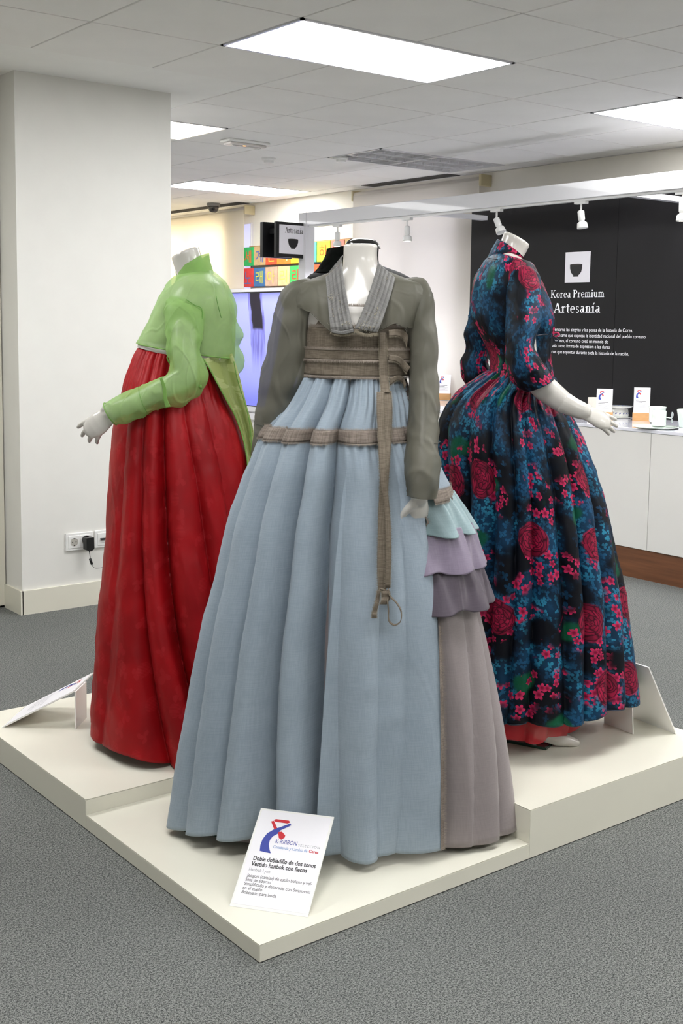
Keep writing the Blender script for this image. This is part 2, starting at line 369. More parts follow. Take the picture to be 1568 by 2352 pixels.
class Surf:
    """a garment or limb: elliptical rings between two silhouette points; ring = (ax,ay,bx,by,front,back[,depth shift])"""
    def __init__(s, rings, D):
        s.D = D; rows = []; s.rings = rings
        for r in rings:
            dd = r[6] if len(r) > 6 else 0
            a = PX(r[0], r[1], D+dd); b = PX(r[2], r[3], D+dd)
            rows.append(np.concatenate([(a+b)/2, (b-a)/2, [r[4], r[5]]]))
        s.K = np.array(rows)
        mids = s.K[:, :3]; L = np.concatenate([[0], np.cumsum(np.linalg.norm(np.diff(mids, axis=0), axis=1)+1e-4)]); s.len = L[-1]; s.kt = L/L[-1]
        s.py = np.array([(r[1]+r[3])/2 for r in rings]); s.V = []; s.amp = lambda t: 0*t; s.gather = None; s.pw = 2.6; s.g = 1.
    def row(s, t):
        t = np.clip(t, 0, 1); u = np.interp(t, s.kt, np.linspace(0, 1, len(s.kt))); return cr_interp(s.K, u)
    def t_of(s, py): return float(np.interp(py, s.py, s.kt)) if s.py[-1] > s.py[0] else float(np.interp(-py, -s.py, s.kt))
    def px_row(s, py):
        o = [np.interp(py, s.py, [r[k] for r in s.rings]) for k in (0, 2, 4)]; dd = np.interp(py, s.py, [(r[6] if len(r) > 6 else 0) for r in s.rings]); return o+[dd]
    def theta(s, px, py):
        l, r, _, _ = s.px_row(py); return math.asin(max(-1, min(1, (px-(l+r)/2)/((r-l)/2))))
    def valleys(s, pairs, yt, yb, back=9):
        """fold valleys given by their pixels at two heights, plus evenly spaced ones behind"""
        V = [(s.theta(p[0], yt), s.theta(p[1], yb), (p[2] if len(p) > 2 else 1.), (p[3] if len(p) > 3 else 0.)) for p in pairs]; lo, hi = V[0], V[-1]
        A0, A1 = hi[0], lo[0]+2*math.pi; B0, B1 = hi[1], lo[1]+2*math.pi
        for k in range(1, back): V.append((A0+(A1-A0)*k/back, B0+(B1-B0)*k/back, 1., 0.))
        s.V = np.array(V); s.W = s.V[:, 2]; s.ty = (s.t_of(yt), s.t_of(yb))
    def fold(s, th, t):
        if len(s.V) == 0: return 0*th, 0*th+.5
        f = ((t-s.ty[0])/(s.ty[1]-s.ty[0]))[..., None]; f = np.clip(f, 0, 1.1)
        vv = s.V[:, 0]+(s.V[:, 1]-s.V[:, 0])*f+s.V[:, 3]*4*f*(1-f)*(f < 1); x = np.mod(th[..., None]-vv[..., :1], 2*math.pi); w_ = np.mod(vv-vv[..., :1], 2*math.pi)
        w_ = np.concatenate([w_, np.full(w_.shape[:-1]+(1,), 2*math.pi)], -1)
        j = np.clip((x >= w_).sum(-1)-1, 0, len(s.V)-1)
        a = np.take_along_axis(w_, j[..., None], -1)[..., 0]; b = np.take_along_axis(w_, (j+1)[..., None], -1)[..., 0]
        q = np.clip((x[..., 0]-a)/np.maximum(b-a, 1e-6), 0, 1); width = np.maximum(b-a, 0)
        bulge = 1-np.abs(2*q**s.g-1)**s.pw
        W2 = np.append(s.W, s.W[0]); rs = W2[j]*(1-q)+W2[j+1]*q
        return -s.amp(t)*(1-bulge)*np.minimum(1.3, width/.35)*rs, q
    def pos(s, th, t, off=0., wr=0., wsc=6.):
        th = np.asarray(th, float); t = np.asarray(t, float); th, t = np.broadcast_arrays(th, t); sh = th.shape
        r = s.row(t.ravel()); T = th.ravel(); mid = r[:, :3]; h = r[:, 3:6]; rf = np.where(np.cos(T) > 0, r[:, 6], r[:, 7])
        vec = h*np.sin(T)[:, None]-FH*(rf*np.cos(T))[:, None]
        L = np.linalg.norm(vec, axis=1)+1e-6
        d = s.fold(T, t.ravel())[0]+off
        if s.gather: n_, a_, t0, t1 = s.gather; k = np.clip((t1-t.ravel())/(t1-t0), 0, 1); d = d+a_*k*(np.sin(n_*T+2*np.sin(3.1*T)+np.sin(7*T))-1)
        P = mid+vec*((L+d)/L)[:, None]
        if wr:
            for i in range(len(P)):
                q = P[i]*wsc; n1 = noise.noise((q[0]*1.1+5, q[1]*1.1, q[2]*.5+.6*q[0])); n2 = noise.noise((q[0]*2.3+9, q[1]*2.3+3, q[2]*1.2-.9*q[0]))
                P[i] += vec[i]/L[i]*wr*CREASE*(max(0, 1-abs(n1)/.10)+.6*max(0, 1-abs(n2)/.09)); P[i] += vec[i]/L[i]*wr*(noise.noise((q[0]+.3*q[2], q[1], q[2]*.45))+.55*noise.noise((q[0]*2.7, q[1]*2.7, q[2]*2.7)))
        return P.reshape(sh+(3,))
    def mesh(s, name, m, parent, nt=60, nth=96, arc=None, t0=0., t1=1., off=0., wr=0., wsc=6., cut=None, caps=False, tend=None, usc=.4, offf=None, arcf=None, thick=0):
        """arc=(th0,th1) opens the ring; arcf(t)->(th0,th1); tend(th)->hem height fraction; cut(px,py,th)->True removes faces"""
        tt = np.linspace(t0, t1, nt+1)
        closed = arc is None and arcf is None
        fr = np.arange(nth)/nth if closed else np.linspace(0, 1, nth)
        Tg = np.zeros((nt+1, nth)); tg = np.zeros((nt+1, nth))
        for i, t in enumerate(tt):
            a0, a1 = (arcf(t) if arcf else (arc or (-math.pi, math.pi)))
            Tg[i] = a0+(a1-a0)*fr; tg[i] = t
        if tend is not None:
            e = np.array([tend(x) for x in Tg[-1]]); tg = t0+(tg-t0)*((e-t0)/(t1-t0))[None, :]
        o_ = offf(Tg, tg).ravel() if offf else off
        P = s.pos(Tg.ravel(), tg.ravel(), o_, wr, wsc)
        fs = []
        px = py = None
        for i in range(nt):
            for k in range(nth if closed else nth-1):
                k2 = (k+1) % nth; f = (i*nth+k, i*nth+k2, (i+1)*nth+k2, (i+1)*nth+k)
                if cut:
                    c_ = (P[f[0]]+P[f[2]])/2; x, y = prj(c_)
                    if cut(x, y, Tg[i, k]): continue
                fs.append(f)
        uv = np.stack([Tg.ravel()*usc, tg.ravel()*s.len], 1)
        if caps: fs.append(tuple(range(nth-1, -1, -1))); fs.append(tuple(nt*nth+k for k in range(nth)))
        o = mk(name, P, fs, m, parent, True, uv)
        if thick: md = o.modifiers.new('cloth', 'SOLIDIFY'); md.thickness = thick; md.offset = 0
        return o
    def mb(s, MBo, nt=30, nth=40, off=0.):
        tt = np.linspace(0, 1, nt+1); th = np.arange(nth)/nth*2*math.pi
        P = s.pos(th[None, :]+0*tt[:, None], tt[:, None]+0*th[None, :], off).reshape(-1, 3)
        fs = [(i*nth+k, i*nth+(k+1) % nth, (i+1)*nth+(k+1) % nth, (i+1)*nth+k) for i in range(nt) for k in range(nth)]
        fs.append(tuple(range(nth-1, -1, -1))); fs.append(tuple(nt*nth+k for k in range(nth))); MBo.add(P, fs)
    def front(s, px, py, off=0.):
        l, r, tf, dd = s.px_row(py); q = max(-1, min(1, (px-(l+r)/2)/((r-l)/2)))
        return PX(px, py, s.D+dd-tf*math.sqrt(1-q*q)-off)
def sample(pts, n):
    K = np.array(pts, float); return cr_interp(K, np.linspace(0, 1, n))
def strip(name, A, B, place, m, parent, n=40, w=8, ridge=None, thick=.0015, uvs=1.):
    """ribbon between two pixel polylines A and B laid on a surface by place(px,py,off)"""
    a = sample(A, n); b = sample(B, n); vs = []; uv = []; fs = []; L = 0; last = None
    for i in range(n):
        for j in range(w+1):
            f = j/w; q = a[i]*(1-f)+b[i]*f; o = ridge(f, i/(n-1)) if ridge else 0.
            v = place(q[0], q[1], o); vs.append(v); 
            if j == 0:
                if last is not None: L += float(np.linalg.norm(v-last))
                last = v
            uv.append((f*.05, L))
    for i in range(n-1):
        for j in range(w): fs.append((i*(w+1)+j, i*(w+1)+j+1, (i+1)*(w+1)+j+1, (i+1)*(w+1)+j))
    o = mk(name, vs, fs, m, parent, True, uv)
    if thick: md = o.modifiers.new('cloth', 'SOLIDIFY'); md.thickness = thick; md.offset = 0
    return o
def fray(name, P, dirs, m, parent, length=.006, dens=2, rad=.0003, jit=.5):
    """loose threads along a line of points P leaving in directions dirs: one object of stuff"""
    vs = []; fs = []
    P = np.asarray(P)
    for i in range(len(P)-1):
        for k in range(dens):
            f = random.random(); p = P[i]*(1-f)+P[i+1]*f; d = np.array(dirs[i] if hasattr(dirs[0], '__len__') else dirs, float)
            e = (P[i+1]-P[i]); e = e/(np.linalg.norm(e)+1e-9)
            d = d+e*random.uniform(-jit, jit)+rng.normal(size=3)*.25; d = d/np.linalg.norm(d)*length*random.uniform(.5, 1.2)
            n = len(vs); vs += [p-e*rad, p+e*rad, p+d+e*rad*.4, p+d-e*rad*.4]; fs.append((n, n+1, n+2, n+3))
    o = mk(name, vs, fs, m, parent); o['kind'] = 'stuff'; return o
def seam(name, pts, place, m, parent, rad=.0009, off=.002, n=40):
    q = sample(pts, n); o = MB().tube([place(x, y, off) for x, y in q], rad, 5).build(name, m, parent, True); return o
# ============================================================ THE ROOM
X0, X1, Y0, Y1 = -5.4, 3.8, -7.2, 9.0
def struct(name, mb, m, parent=None):
    o = mb.build(name, m, parent)
    if parent is None: o['kind'] = 'structure'
    return o
struct('floor', MB().box((X0-.1, Y0-.1, -.1), (X1+.1, Y1+.1, 0)), M_carpet)
struct('wall_back', MB().box((X1, Y0-.1, 0), (X1+.1, Y1+.1, H+.25)), M_wallw)
struct('wall_far', MB().box((X0, Y1, 0), (X1, Y1+.1, H+.25)), M_wallw)
struct('wall_left', MB().box((X0-.1, Y0-.1, 0), (X0, Y1+.1, H+.25)), M_wall)
struct('wall_front', MB().box((X0, Y0-.1, 0), (X1, Y0, H+.25)), M_wall)
struct('wall_pillar', MB().box((-.468, 1.69, 0), (.3845, 2.5, H+.02)), M_wall)
b = MB().box((-.473, 1.676, 0), (.3985, 1.69, .122)); b.box((-.482, 1.676, 0), (-.468, 1.885, .122)); b.box((.3845, 1.69, 0), (.3985, 2.5, .122))
struct('baseboard_pillar', b, M_lam)
struct('wall_recess', MB().box((-2.6, 1.93, 0), (-.468, 2.05, H+.02)), M_wallw)
d = struct('door_1', MB().box((-1.42, 1.885, .012), (-.474, 1.925, 2.402), bev=.003), M_lam)
Mx = Matrix.Translation((-1.34, 1.885, 1.03))@Matrix.Rotation(math.pi/2, 4, 'X')
MB().lathe([(.026, 0), (.026, .008), (.01, .01), (.01, .05)], Mx, 20).tube([(-1.34, 1.84, 1.03), (-1.23, 1.835, 1.03)], .009, 10).build('door_handle', M_frame, d, True)
struct('window_1', MB().box((3.785, float(pX(577, 520, 3.79)[1]), .9), (3.802, float(pX(560, 520, 3.79)[1]), 2.45)), M_win)
MB().box((3.778, float(pX(577, 520, 3.79)[1]), 2.05), (3.79, float(pX(560, 520, 3.79)[1]), 2.065)).box((3.778, float(pX(579, 520, 3.79)[1]), .88), (3.79, float(pX(577, 520, 3.79)[1]), 2.46)).build('window_frame', M_frame, bpy.data.objects['window_1'])

# ceiling: slab, exposed grid, one object for every tile
ce = struct('ceiling', MB().box((X0, Y0, H+.03), (X1, Y1, H+.25)), M_ceil)
G = .6
lamps_on = [(0, 0), (4, 0), (0, 4), (4, 8), (-4, 0), (-4, -4), (0, -4), (4, -4), (-4, 4), (0, -8), (-4, -8), (4, -8), (0, 8), (0, 12), (-4, 8)]  # last three are unseen, added on the lamp grid to brighten the left blind
lamps_off = [(4, 4)]
occ = set()
for a, bb in lamps_on+lamps_off: occ |= {(a, bb), (a+1, bb)}
plaster = {(a, k) for a in range(-9, 1) for k in (2, 3)}
cells = []
for a in range(-9, 7):
    for k in range(-12, 15):
        if (a, k) in occ or (a, k) in plaster: continue
        cells.append((a, k))
def inview(a, k):
    x, y = prj(((a+.5)*G, (k+.5)*G, H)); dz = (np.array([(a+.5)*G, (k+.5)*G, H])-CAM)@Ff
    return dz > .3 and -260 < x < 1830 and -260 < y < 620
me_t = None; rest = MB()
for a, k in cells:
    w0 = .594 if (a+1)*G <= X1 else X1-a*G-.004
    if w0 < .05: continue
    if inview(a, k):
        if me_t is None or w0 < .59:
            o = MB().box((a*G+.005, k*G+.005, H), (a*G+w0+.001, k*G+.595, H+.014), bev=.002).build('ceiling_tile', M_tile, ce)
            if w0 >= .59:
                me_t = o.data; vs = np.array([v.co for v in me_t.vertices]); ct = Vector(vs.mean(0)); me_t.transform(Matrix.Translation(-ct)); o.location = ct; ref = (a, k); rl = ct
        else:
            o = bpy.data.objects.new('ceiling_tile', me_t); o.location = rl+Vector(((a-ref[0])*G, (k-ref[1])*G, 0)); link(o, ce)
    else: rest.box((a*G+.004, k*G+.004, H), (a*G+w0-.004, k*G+.596, H+.014))
o = rest.build('ceiling_tile', M_tile, ce); o['kind'] = 'stuff'
g = MB()
for a in range(-9, 7):
    g.box((a*G-.012, Y0, H+.006), (a*G+.012, 1.2 if a < 1 else Y1, H+.03))
    if a < 1: g.box((a*G-.012, 2.4, H+.006), (a*G+.012, Y1, H+.03))
for k in range(-12, 15):
    if k == 3: g.box((.6, k*G-.012, H+.0065), (X1, k*G+.012, H+.03))
    else: g.box((X0, k*G-.012, H+.0065), (X1, k*G+.012, H+.03))
o = g.build('ceiling_grid', M_tbar, ce)
MB().box((X0, 1.2, H+.004), (.6, 2.4, H+.03)).build('plaster_border', M_ceil, ce)
g = MB().box((3.78, Y0, H-.003), (3.8, Y1, H+.01)).build('wall_angle', M_tbar, ce)

def ceiling_lamp(a, k, lit, lab, cat, grp=None):
    x0, y0, x1, y1 = a*G, k*G, (a+2)*G, (k+1)*G
    t = thing('ceiling_light' if lit else 'louvre_light', ((x0+x1)/2, (y0+y1)/2, H), lab, cat, grp)
    f = MB()
    for p, q in (((x0+.006, y0+.006), (x1-.006, y0+.02)), ((x0+.006, y1-.02), (x1-.006, y1-.006)), ((x0+.006, y0+.006), (x0+.02, y1-.006)), ((x1-.02, y0+.006), (x1-.006, y1-.006))):
        f.box((p[0], p[1], H-.003), (q[0], q[1], H+.02))
    f.build('frame', M_frame, t)
    if lit: MB().box((x0+.02, y0+.02, H+.001), (x1-.02, y1-.02, H+.006)).build('diffuser', M_diff, t)
    else:
        MB().box((x0+.02, y0+.02, H+.029), (x1-.02, y1-.02, H+.0295)).build('reflector_tray', M_tbar, t)
        for j in range(3):
            for i in range(13):
                cx0 = x0+.022+i*(1.156/13); cy0 = y0+.022+j*(.556/3); sx = 1.156/13; sy = .556/3
                o = MB().box((cx0, cy0, H), (cx0+sx-.004, cy0+.006, H+.028)).add(
                    [(cx0, cy0+.006, H+.002), (cx0+.012, cy0+.006, H+.028), (cx0+.012, cy0+sy-.01, H+.028), (cx0, cy0+sy-.01, H+.002), (cx0+.001, cy0+.006, H+.0), (cx0+.001, cy0+sy-.01, H)],
                    [(0, 1, 2, 3), (0, 4, 5, 3), (4, 1, 2, 5)]).add([(cx0, cy0+.03, H+.001), (cx0+sx-.004, cy0+.03, H+.001), (cx0+sx-.004, cy0+.006, H+.028), (cx0, cy0+.006, H+.028)], [(0, 1, 2, 3)]).build('louvre_cell', M_frame, t)
    return t
labs = {(0, 0): 'large bright ceiling panel light nearest the camera, above the three dresses', (4, 0): 'bright ceiling panel light at the right edge of the photo',
        (0, 4): 'bright ceiling panel light half hidden behind the white pillar', (4, 8): 'farthest bright ceiling panel light, beside the back wall above the blind'}
for a, k in lamps_on:
    if (a, k) in labs: ceiling_lamp(a, k, True, labs[(a, k)], 'ceiling light')
    else: ceiling_lamp(a, k, True, 'bright ceiling panel light out of view, placed to fill the lamp grid', 'ceiling light', 'ceiling lights out of the frame')
ceiling_lamp(4, 4, False, 'unlit ceiling light with grey louvre cells near the roller blind', 'ceiling light')
# dark slots above the blinds
tag(MB().box((3.62, 3.05, H-.004), (3.76, 4.12, H+.003)).build('air_slot', M_dark), 'dark narrow air slot in the ceiling above the middle blind', 'air vent')
tag(MB().box((3.62, 6.05, H-.004), (3.76, 8.9, H+.003)).build('air_slot', M_dark), 'dark narrow air slot in the ceiling above the left blind', 'air vent')
# emergency light
t = thing('emergency_light', (1.55, 2.76, H), 'small oblong emergency light with clear cover on the ceiling', 'emergency light')
MB().box((1.39, 2.70, H-.018), (1.71, 2.82, H), bev=.006).build('housing', M_white, t)
MB().box((1.41, 2.715, H-.034), (1.69, 2.805, H-.018), bev=.006).build('cover', mat('frosted_cover', 'dcd6d2', .2, var=.03), t)
MB().tube([(1.44, 2.745, H-.0345), (1.66, 2.745, H-.0345)], .006, 8).build('tube', M_tbar, t)
MB().box((1.52, 2.725, H-.037), (1.535, 2.74, H-.033)).build('indicator_lamp', mat('amber_glow', 'ffb060', .4, emit=2), t)
def detector(p, lab):
    t = thing('smoke_detector', (p[0], p[1], H), lab, 'smoke detector')
    MB().lathe([(.052, 0), (.052, -.012), (.045, -.018)], Matrix.Translation((p[0], p[1], H)), 28).build('base', M_white, t, False)
    MB().lathe([(.036, -.018), (.034, -.034), (.02, -.040)], Matrix.Translation((p[0], p[1], H)), 28).build('sensor_head', M_white, t, False)
detector(pz(617, 363, H), 'round white smoke detector beyond the emergency light')
detector(pz(783, 361, H), 'round white smoke detector beside the louvre light')
p = pz(490, 467, H); t = thing('dome_camera', (p[0], p[1], H), 'grey dome security camera on the ceiling above the left blind', 'security camera')
T0 = Matrix.Translation((p[0], p[1], H))
MB().lathe([(.066, 0), (.066, -.02), (.060, -.03)], T0, 28).build('base', mat('camera_grey', '8d8a86', .4), t, True)
MB().lathe([(.054, -.03), (.052, -.055), (.042, -.078), (.024, -.092), (.004, -.096)], T0, 28).build('dome', mat('smoked_dome', '4d4a48', .1, coat=.6), t, True)
c = np.array([p[0], p[1], H-.055]); dv = (CAM-c); dv[2] = -1.2; dv /= np.linalg.norm(dv)
MB().tube([c+dv*.03, c+dv*.056], .016, 16).build('lens', M_black, t, True)
# roller blinds
def blind(y0, y1, zt, zb, lab, fabric):
    t = thing('roller_blind', (3.7, (y0+y1)/2, zt), lab, 'roller blind')
    MB().tube([(3.72, y0, zt-.05), (3.72, y1, zt-.05)], .032, 20).build('roller_tube', M_blind, t, True)
    MB().box((3.685, y0, zb), (3.688, y1, zt-.05)).build('fabric', fabric, t)
    MB().box((3.678, y0, zb-.02), (3.695, y1, zb)).build('bottom_bar', M_frame, t)
    for y in (y0-.012, y1+.012): MB().box((3.68, y-.012, zt-.095), (3.8, y+.012, zt-.005), bev=.006).build('bracket', M_bone, t)
blind(float(pX(1103, 420, 3.7)[1]), float(pX(814, 445, 3.7)[1]), 2.63, .9, 'white roller blind pulled down on the back wall left of the black panel', M_blind)
blind(float(pX(563, 480, 3.7)[1]), 8.8, 2.63, .9, 'cream roller blind at the far left, beside the coloured letter boards', mat('cream_blind_fabric', 'f4eee0', .9, bump=.1, bsc=600, trans=.45))
struct('backlight_pane_2', MB().box((3.792, 3.0, .95), (3.799, 4.25, 2.45)), M_bglow)  # unseen glowing pane added to brighten the middle blind from behind
struct('backlight_pane_3', MB().box((3.792, 6.4, .95), (3.799, 8.7, 2.45)), M_bglow2)  # unseen glowing pane added so the cream blind looks backlit
for n_, ys_ in (('backlight_pane_2', (3.0, 3.6, 4.25)), ('backlight_pane_3', (6.4, 7.15, 7.9, 8.7))):
    for y in ys_: MB().box((3.78, y-.02, .93), (3.8, y+.02, 2.47)).build('window_frame', M_frame, bpy.data.objects[n_])  # bars across the two added panes

# ============================================================ display blocks
def block(x0, y0, zt, lab):
    s = .896; t = thing('display_block', (x0+s/2, y0+s/2, 0), lab, 'display block', 'square blocks of the display stand')
    e = .0012
    MB().box((x0+.004, y0+.004, 0), (x0+s-.004, y0+s-.004, zt-.001)).build('core', M_core, t)
    MB().box((x0+.0006, y0+.0006, zt-.0012), (x0+s-.0006, y0+s-.0006, zt)).build('top_panel', M_lam, t)
    z0, z1 = 0.003, zt-.0024
    for a, b_ in (((x0+.0012, y0), (x0+s-.0012, y0+.004)), ((x0+.0012, y0+s-.004), (x0+s-.0012, y0+s)), ((x0, y0+.0012), (x0+.004, y0+s-.0012)), ((x0+s-.004, y0+.0012), (x0+s, y0+s-.0012))):
        MB().box((a[0], a[1], z0), (b_[0], b_[1], z1)).build('side_panel', M_lam, t)
BX, BY = -1.332, -1.709
block(BX, BY, .0446, 'low cream display block in front, under the grey and blue dress')
block(BX, BY+.896, .0903, 'cream display block on the left, under the red and green dress')
block(BX+.896, BY, .1412, 'tallest cream display block on the right, under the floral dress')
block(BX+.896, BY+.896, .0903, 'cream display block at the back, hidden behind the dresses')

# ============================================================ printed stands on the blocks
def ribbon_logo(P, u, v, s, parent):
    """the tied ribbon emblem, s = height"""
    k = lambda pts: [(u+x*s, v+y*s) for x, y in pts]
    arc = [(.02+.0, .98)]
    left = [(.03, .97), (.0, .80), (.01, .62), (.08, .44), (.20, .32), (.27, .26)]; right = [(.40, .30), (.40, .38), (.26, .50), (.21, .62), (.22, .76), (.28, .90), (.34, 1.0)]
    P.poly('emblem', k(left+right), M_inkb, parent, .0010)
    P.poly('emblem', k([(.27, .26), (.36, .22), (.62, .06), (.66, .11), (.40, .31)]), M_inkb, parent, .0012)
    P.poly('emblem', k([(.09, .07), (.16, .04), (.32, .26), (.24, .30)]), M_inkr, parent, .0011)
    P.poly('emblem', k([(.36, .36), (.46, .33), (.58, .43), (.58, .50), (.50, .57), (.43, .53)]), M_inkr, parent, .0011)
    P.poly('emblem', k([(.15, .02), (.20, -.02), (.56, -.02), (.61, .03), (.54, .07), (.20, .06)]), M_inkr, parent, .0011)
def aframe(name, BL, BR, TL, TR, lab, front=True, depth=.0045, proplen=None, propw=(0., 1.), pfoot=None):
    BL, BR, TL, TR = [np.array(q, float) for q in (BL, BR, TL, TR)]
    t = thing(name, (BL+BR)/2, lab, 'sign'); W = float(np.linalg.norm(BR-BL)); up = (TL-BL); Hh = float(np.linalg.norm(up))
    P = Plane(TL, BR-BL, BL-TL)
    if P.n.z < 0: P.n = -P.n
    P.slab('front_plate', 0, 0, W, Hh, -depth, 0, M_acr, t, .0008)
    P.slab('printed_sheet', .006, .006, W-.006, Hh-.008, 0, .0005, M_paper, t)
    # prop plate falling from the top edge to the block
    z0 = BL[2]; foot = TL*0
    nh = np.array([P.n.x, P.n.y, 0]); nh /= np.linalg.norm(nh)
    pl = pfoot if pfoot is not None else .28*(TL[2]-z0)
    A = np.array(TL)+(BR-BL)*propw[0]; B = np.array(TL)+(BR-BL)*propw[1]
    A = A-np.array(P.n)*depth; B = B-np.array(P.n)*depth
    A2 = A-nh*pl; B2 = B-nh*pl; A2[2] = B2[2] = z0
    T_ = nh*.004
    MB().add([A, B, B2, A2, A-T_, B-T_, B2-T_, A2-T_], [(0, 1, 2, 3), (7, 6, 5, 4), (0, 4, 5, 1), (1, 5, 6, 2), (2, 6, 7, 3), (3, 7, 4, 0)]).build('prop_plate', M_acr, t)
    return t, P, W, Hh
t, P, W, Hh = aframe('information_sign', (-1.289, -1.513, .0455), (-1.168, -1.672, .0455), (-1.099, -1.368, .1975), (-.980, -1.528, .1975),
    'white printed sign leaning at the hem of the blue dress, front corner', propw=(.25, .7), pfoot=-.005)
sx = W/938.; sy = Hh/1215.   # sheet marks measured on the sign in its own frame
ribbon_logo(P, .030, .030, .098, t)
for b_, u_, ue, v_, sz, mm, kw in (('K-RIBBON', .065, .124, .0973, .0175, M_inkb, dict(shear=.12)), ('SELECCIÓN', .1275, .184, .0985, .0095, M_inkg, dict(spacing=1.3)),
    ('Constancia y Cambio de', .064, .155, .112, .0120, M_inklb, dict(bold=.0002)), ('Corea', .159, .184, .112, .0120, M_inkr, dict(bold=.0003)),
    ('Doble dobladillo de dos tonos', .022, .187, .152, .0170, M_ink, dict(bold=.0004)), ('Vestido hanbok con flecos', .022, .168, .168, .0170, M_ink, dict(bold=.0004)), ('Hanbok Lynn', .020, .076, .183, .0125, M_inkg, {}),
    ('Jeogori (camisa) de estilo bolero y vol-', .021, .190, .200, .0130, M_ink, {}), ('ante de adorno', .0195, .086, .2115, .0130, M_ink, {}), ('Simplificado y decorado con Swarovski', .0195, .190, .223, .0130, M_ink, {}),
    ('en el cuello', .019, .070, .2345, .0130, M_ink, {}), ('Adecuado para boda', .019, .109, .246, .0130, M_ink, {})):
    P.text('lettering', b_, u_, v_, sz, mm, t, width=ue-u_, **kw)
t, P, W, Hh = aframe('information_sign', (-1.142+.0, .093-.02, .0912), (-1.290, -.084-.0, .0912), (-.951, -.086, .2235), (-1.093, -.248, .2235),
    'white printed sign facing left at the far left corner beside the red dress', propw=(.45, 1.), pfoot=-.0)
ribbon_logo(P, .03, .03, .09, t)
for i in range(6): P.text('lettering', 'vestido hanbok con jeogori de seda verde'[:36-4*(i % 3)], .02, .15+.013*i, .010, M_inkg, t)
t, P, W, Hh = aframe('information_sign', (.409, -1.570, .142), (.428, -1.371, .142), (.268, -1.556, .388), (.300, -1.358, .388),
    'white printed sign seen from behind at the right corner beside the floral dress', propw=(.35, 1.), pfoot=-.02)

# ============================================================ sockets on the pillar
def sock_frame(x0, x1, z0, z1, n, lab):
    t = thing('wall_socket', ((x0+x1)/2, 1.69, z0), lab, 'socket')
    MB().box((x0, 1.679, z0), (x1, 1.6905, z1), bev=.003).build('frame', M_white, t)
    w_ = (x1-x0-.024)/n
    for k in range(n):
        MB().box((x0+.012+k*w_+.001, 1.6755, z0+.013), (x0+.012+(k+1)*w_-.001, 1.681, z1-.013), bev=.002).build('socket_plate', M_white, t)
    return t, [x0+.012+(k+.5)*w_ for k in range(n)]
t, cs = sock_frame(-.236, -.085, .297, .388, 2, 'white double wall socket on the pillar, one half holding a black charger')
Ry = Matrix.Rotation(math.pi/2, 4, 'X')
def socket_hole(cx):
    T0 = Matrix.Translation((cx, 1.6752, .3425))@Ry
    w1 = MB().lathe([(.021, .0006), (.021, .0012), (.019, .0012), (.0185, .0004)], T0, 28).build('socket_well', mat('socket_grey', 'b9b6ae', .4), t)
    for dx in (-.0095, .0095): MB().lathe([(.0026, .0008), (.0026, .0016)], Matrix.Translation((cx+dx, 1.6752, .3425))@Ry, 10).build('pin_hole', M_black, w1)
    for dz in (-.017, .017): MB().box((cx-.003, 1.673, .3425+dz-.002), (cx+.003, 1.6752, .3425+dz+.002)).build('earth_clip', M_black, w1)
for cx in cs: socket_hole(cx)
sock_frame(-.074, .006, .297, .388, 1, 'white wall plate beside the double socket, partly behind the red dress')
bpy.data.objects['wall_socket.001']
MB().box((-.047, 1.662, .339), (-.018, 1.678, .348), bev=.001).build('jack_plug', M_black, bpy.data.objects['wall_socket.001'])
cx = cs[1]
t = thing('phone_charger', (cx, 1.66, .3), 'black plug charger with cable in the pillar socket', 'charger')
MB().lathe([(.021, .0), (.021, .014)], Matrix.Translation((cx, 1.6735, .350))@Ry, 24).build('plug_disc', M_black, t)
MB().add(*(lambda v: (v, [(0, 1, 2, 3, 4, 5), (11, 10, 9, 8, 7, 6)]+[(i, (i+1) % 6, 6+(i+1) % 6, 6+i) for i in range(6)]))(
    [(cx+dx, y, z) for y in (1.6605, 1.622) for dx, z in ((-.021, .366), (.021, .366), (.022, .306), (.006, .296), (-.004, .296), (-.021, .304))])).build('adapter_body', M_black, t)
MB().tube([(cx+.002, 1.64, .297), (cx+.004, 1.64, .284), (cx+.008, 1.642, .262)], [.0035, .002, .0013], 8).tube([(cx+.008, 1.642, .262), (cx+.01, 1.645, .248)], .0013, 8).build('strain_relief', M_black, t, True)
MB().tube([(cx+.009, 1.645, .252), (cx+.020, 1.648, .222)], .0068, 14).build('ferrite_bead', M_black, t, True)
q = sample([(cx+.020, 1.648, .222), (cx+.028, 1.65, .207), (cx+.045, 1.655, .198), (cx+.07, 1.66, .195), (cx+.12, 1.66, .19), (cx+.16, 1.66, .12), (cx+.17, 1.66, .01)], 30)
MB().tube(q, .0013, 6).build('cable', M_black, t, True)
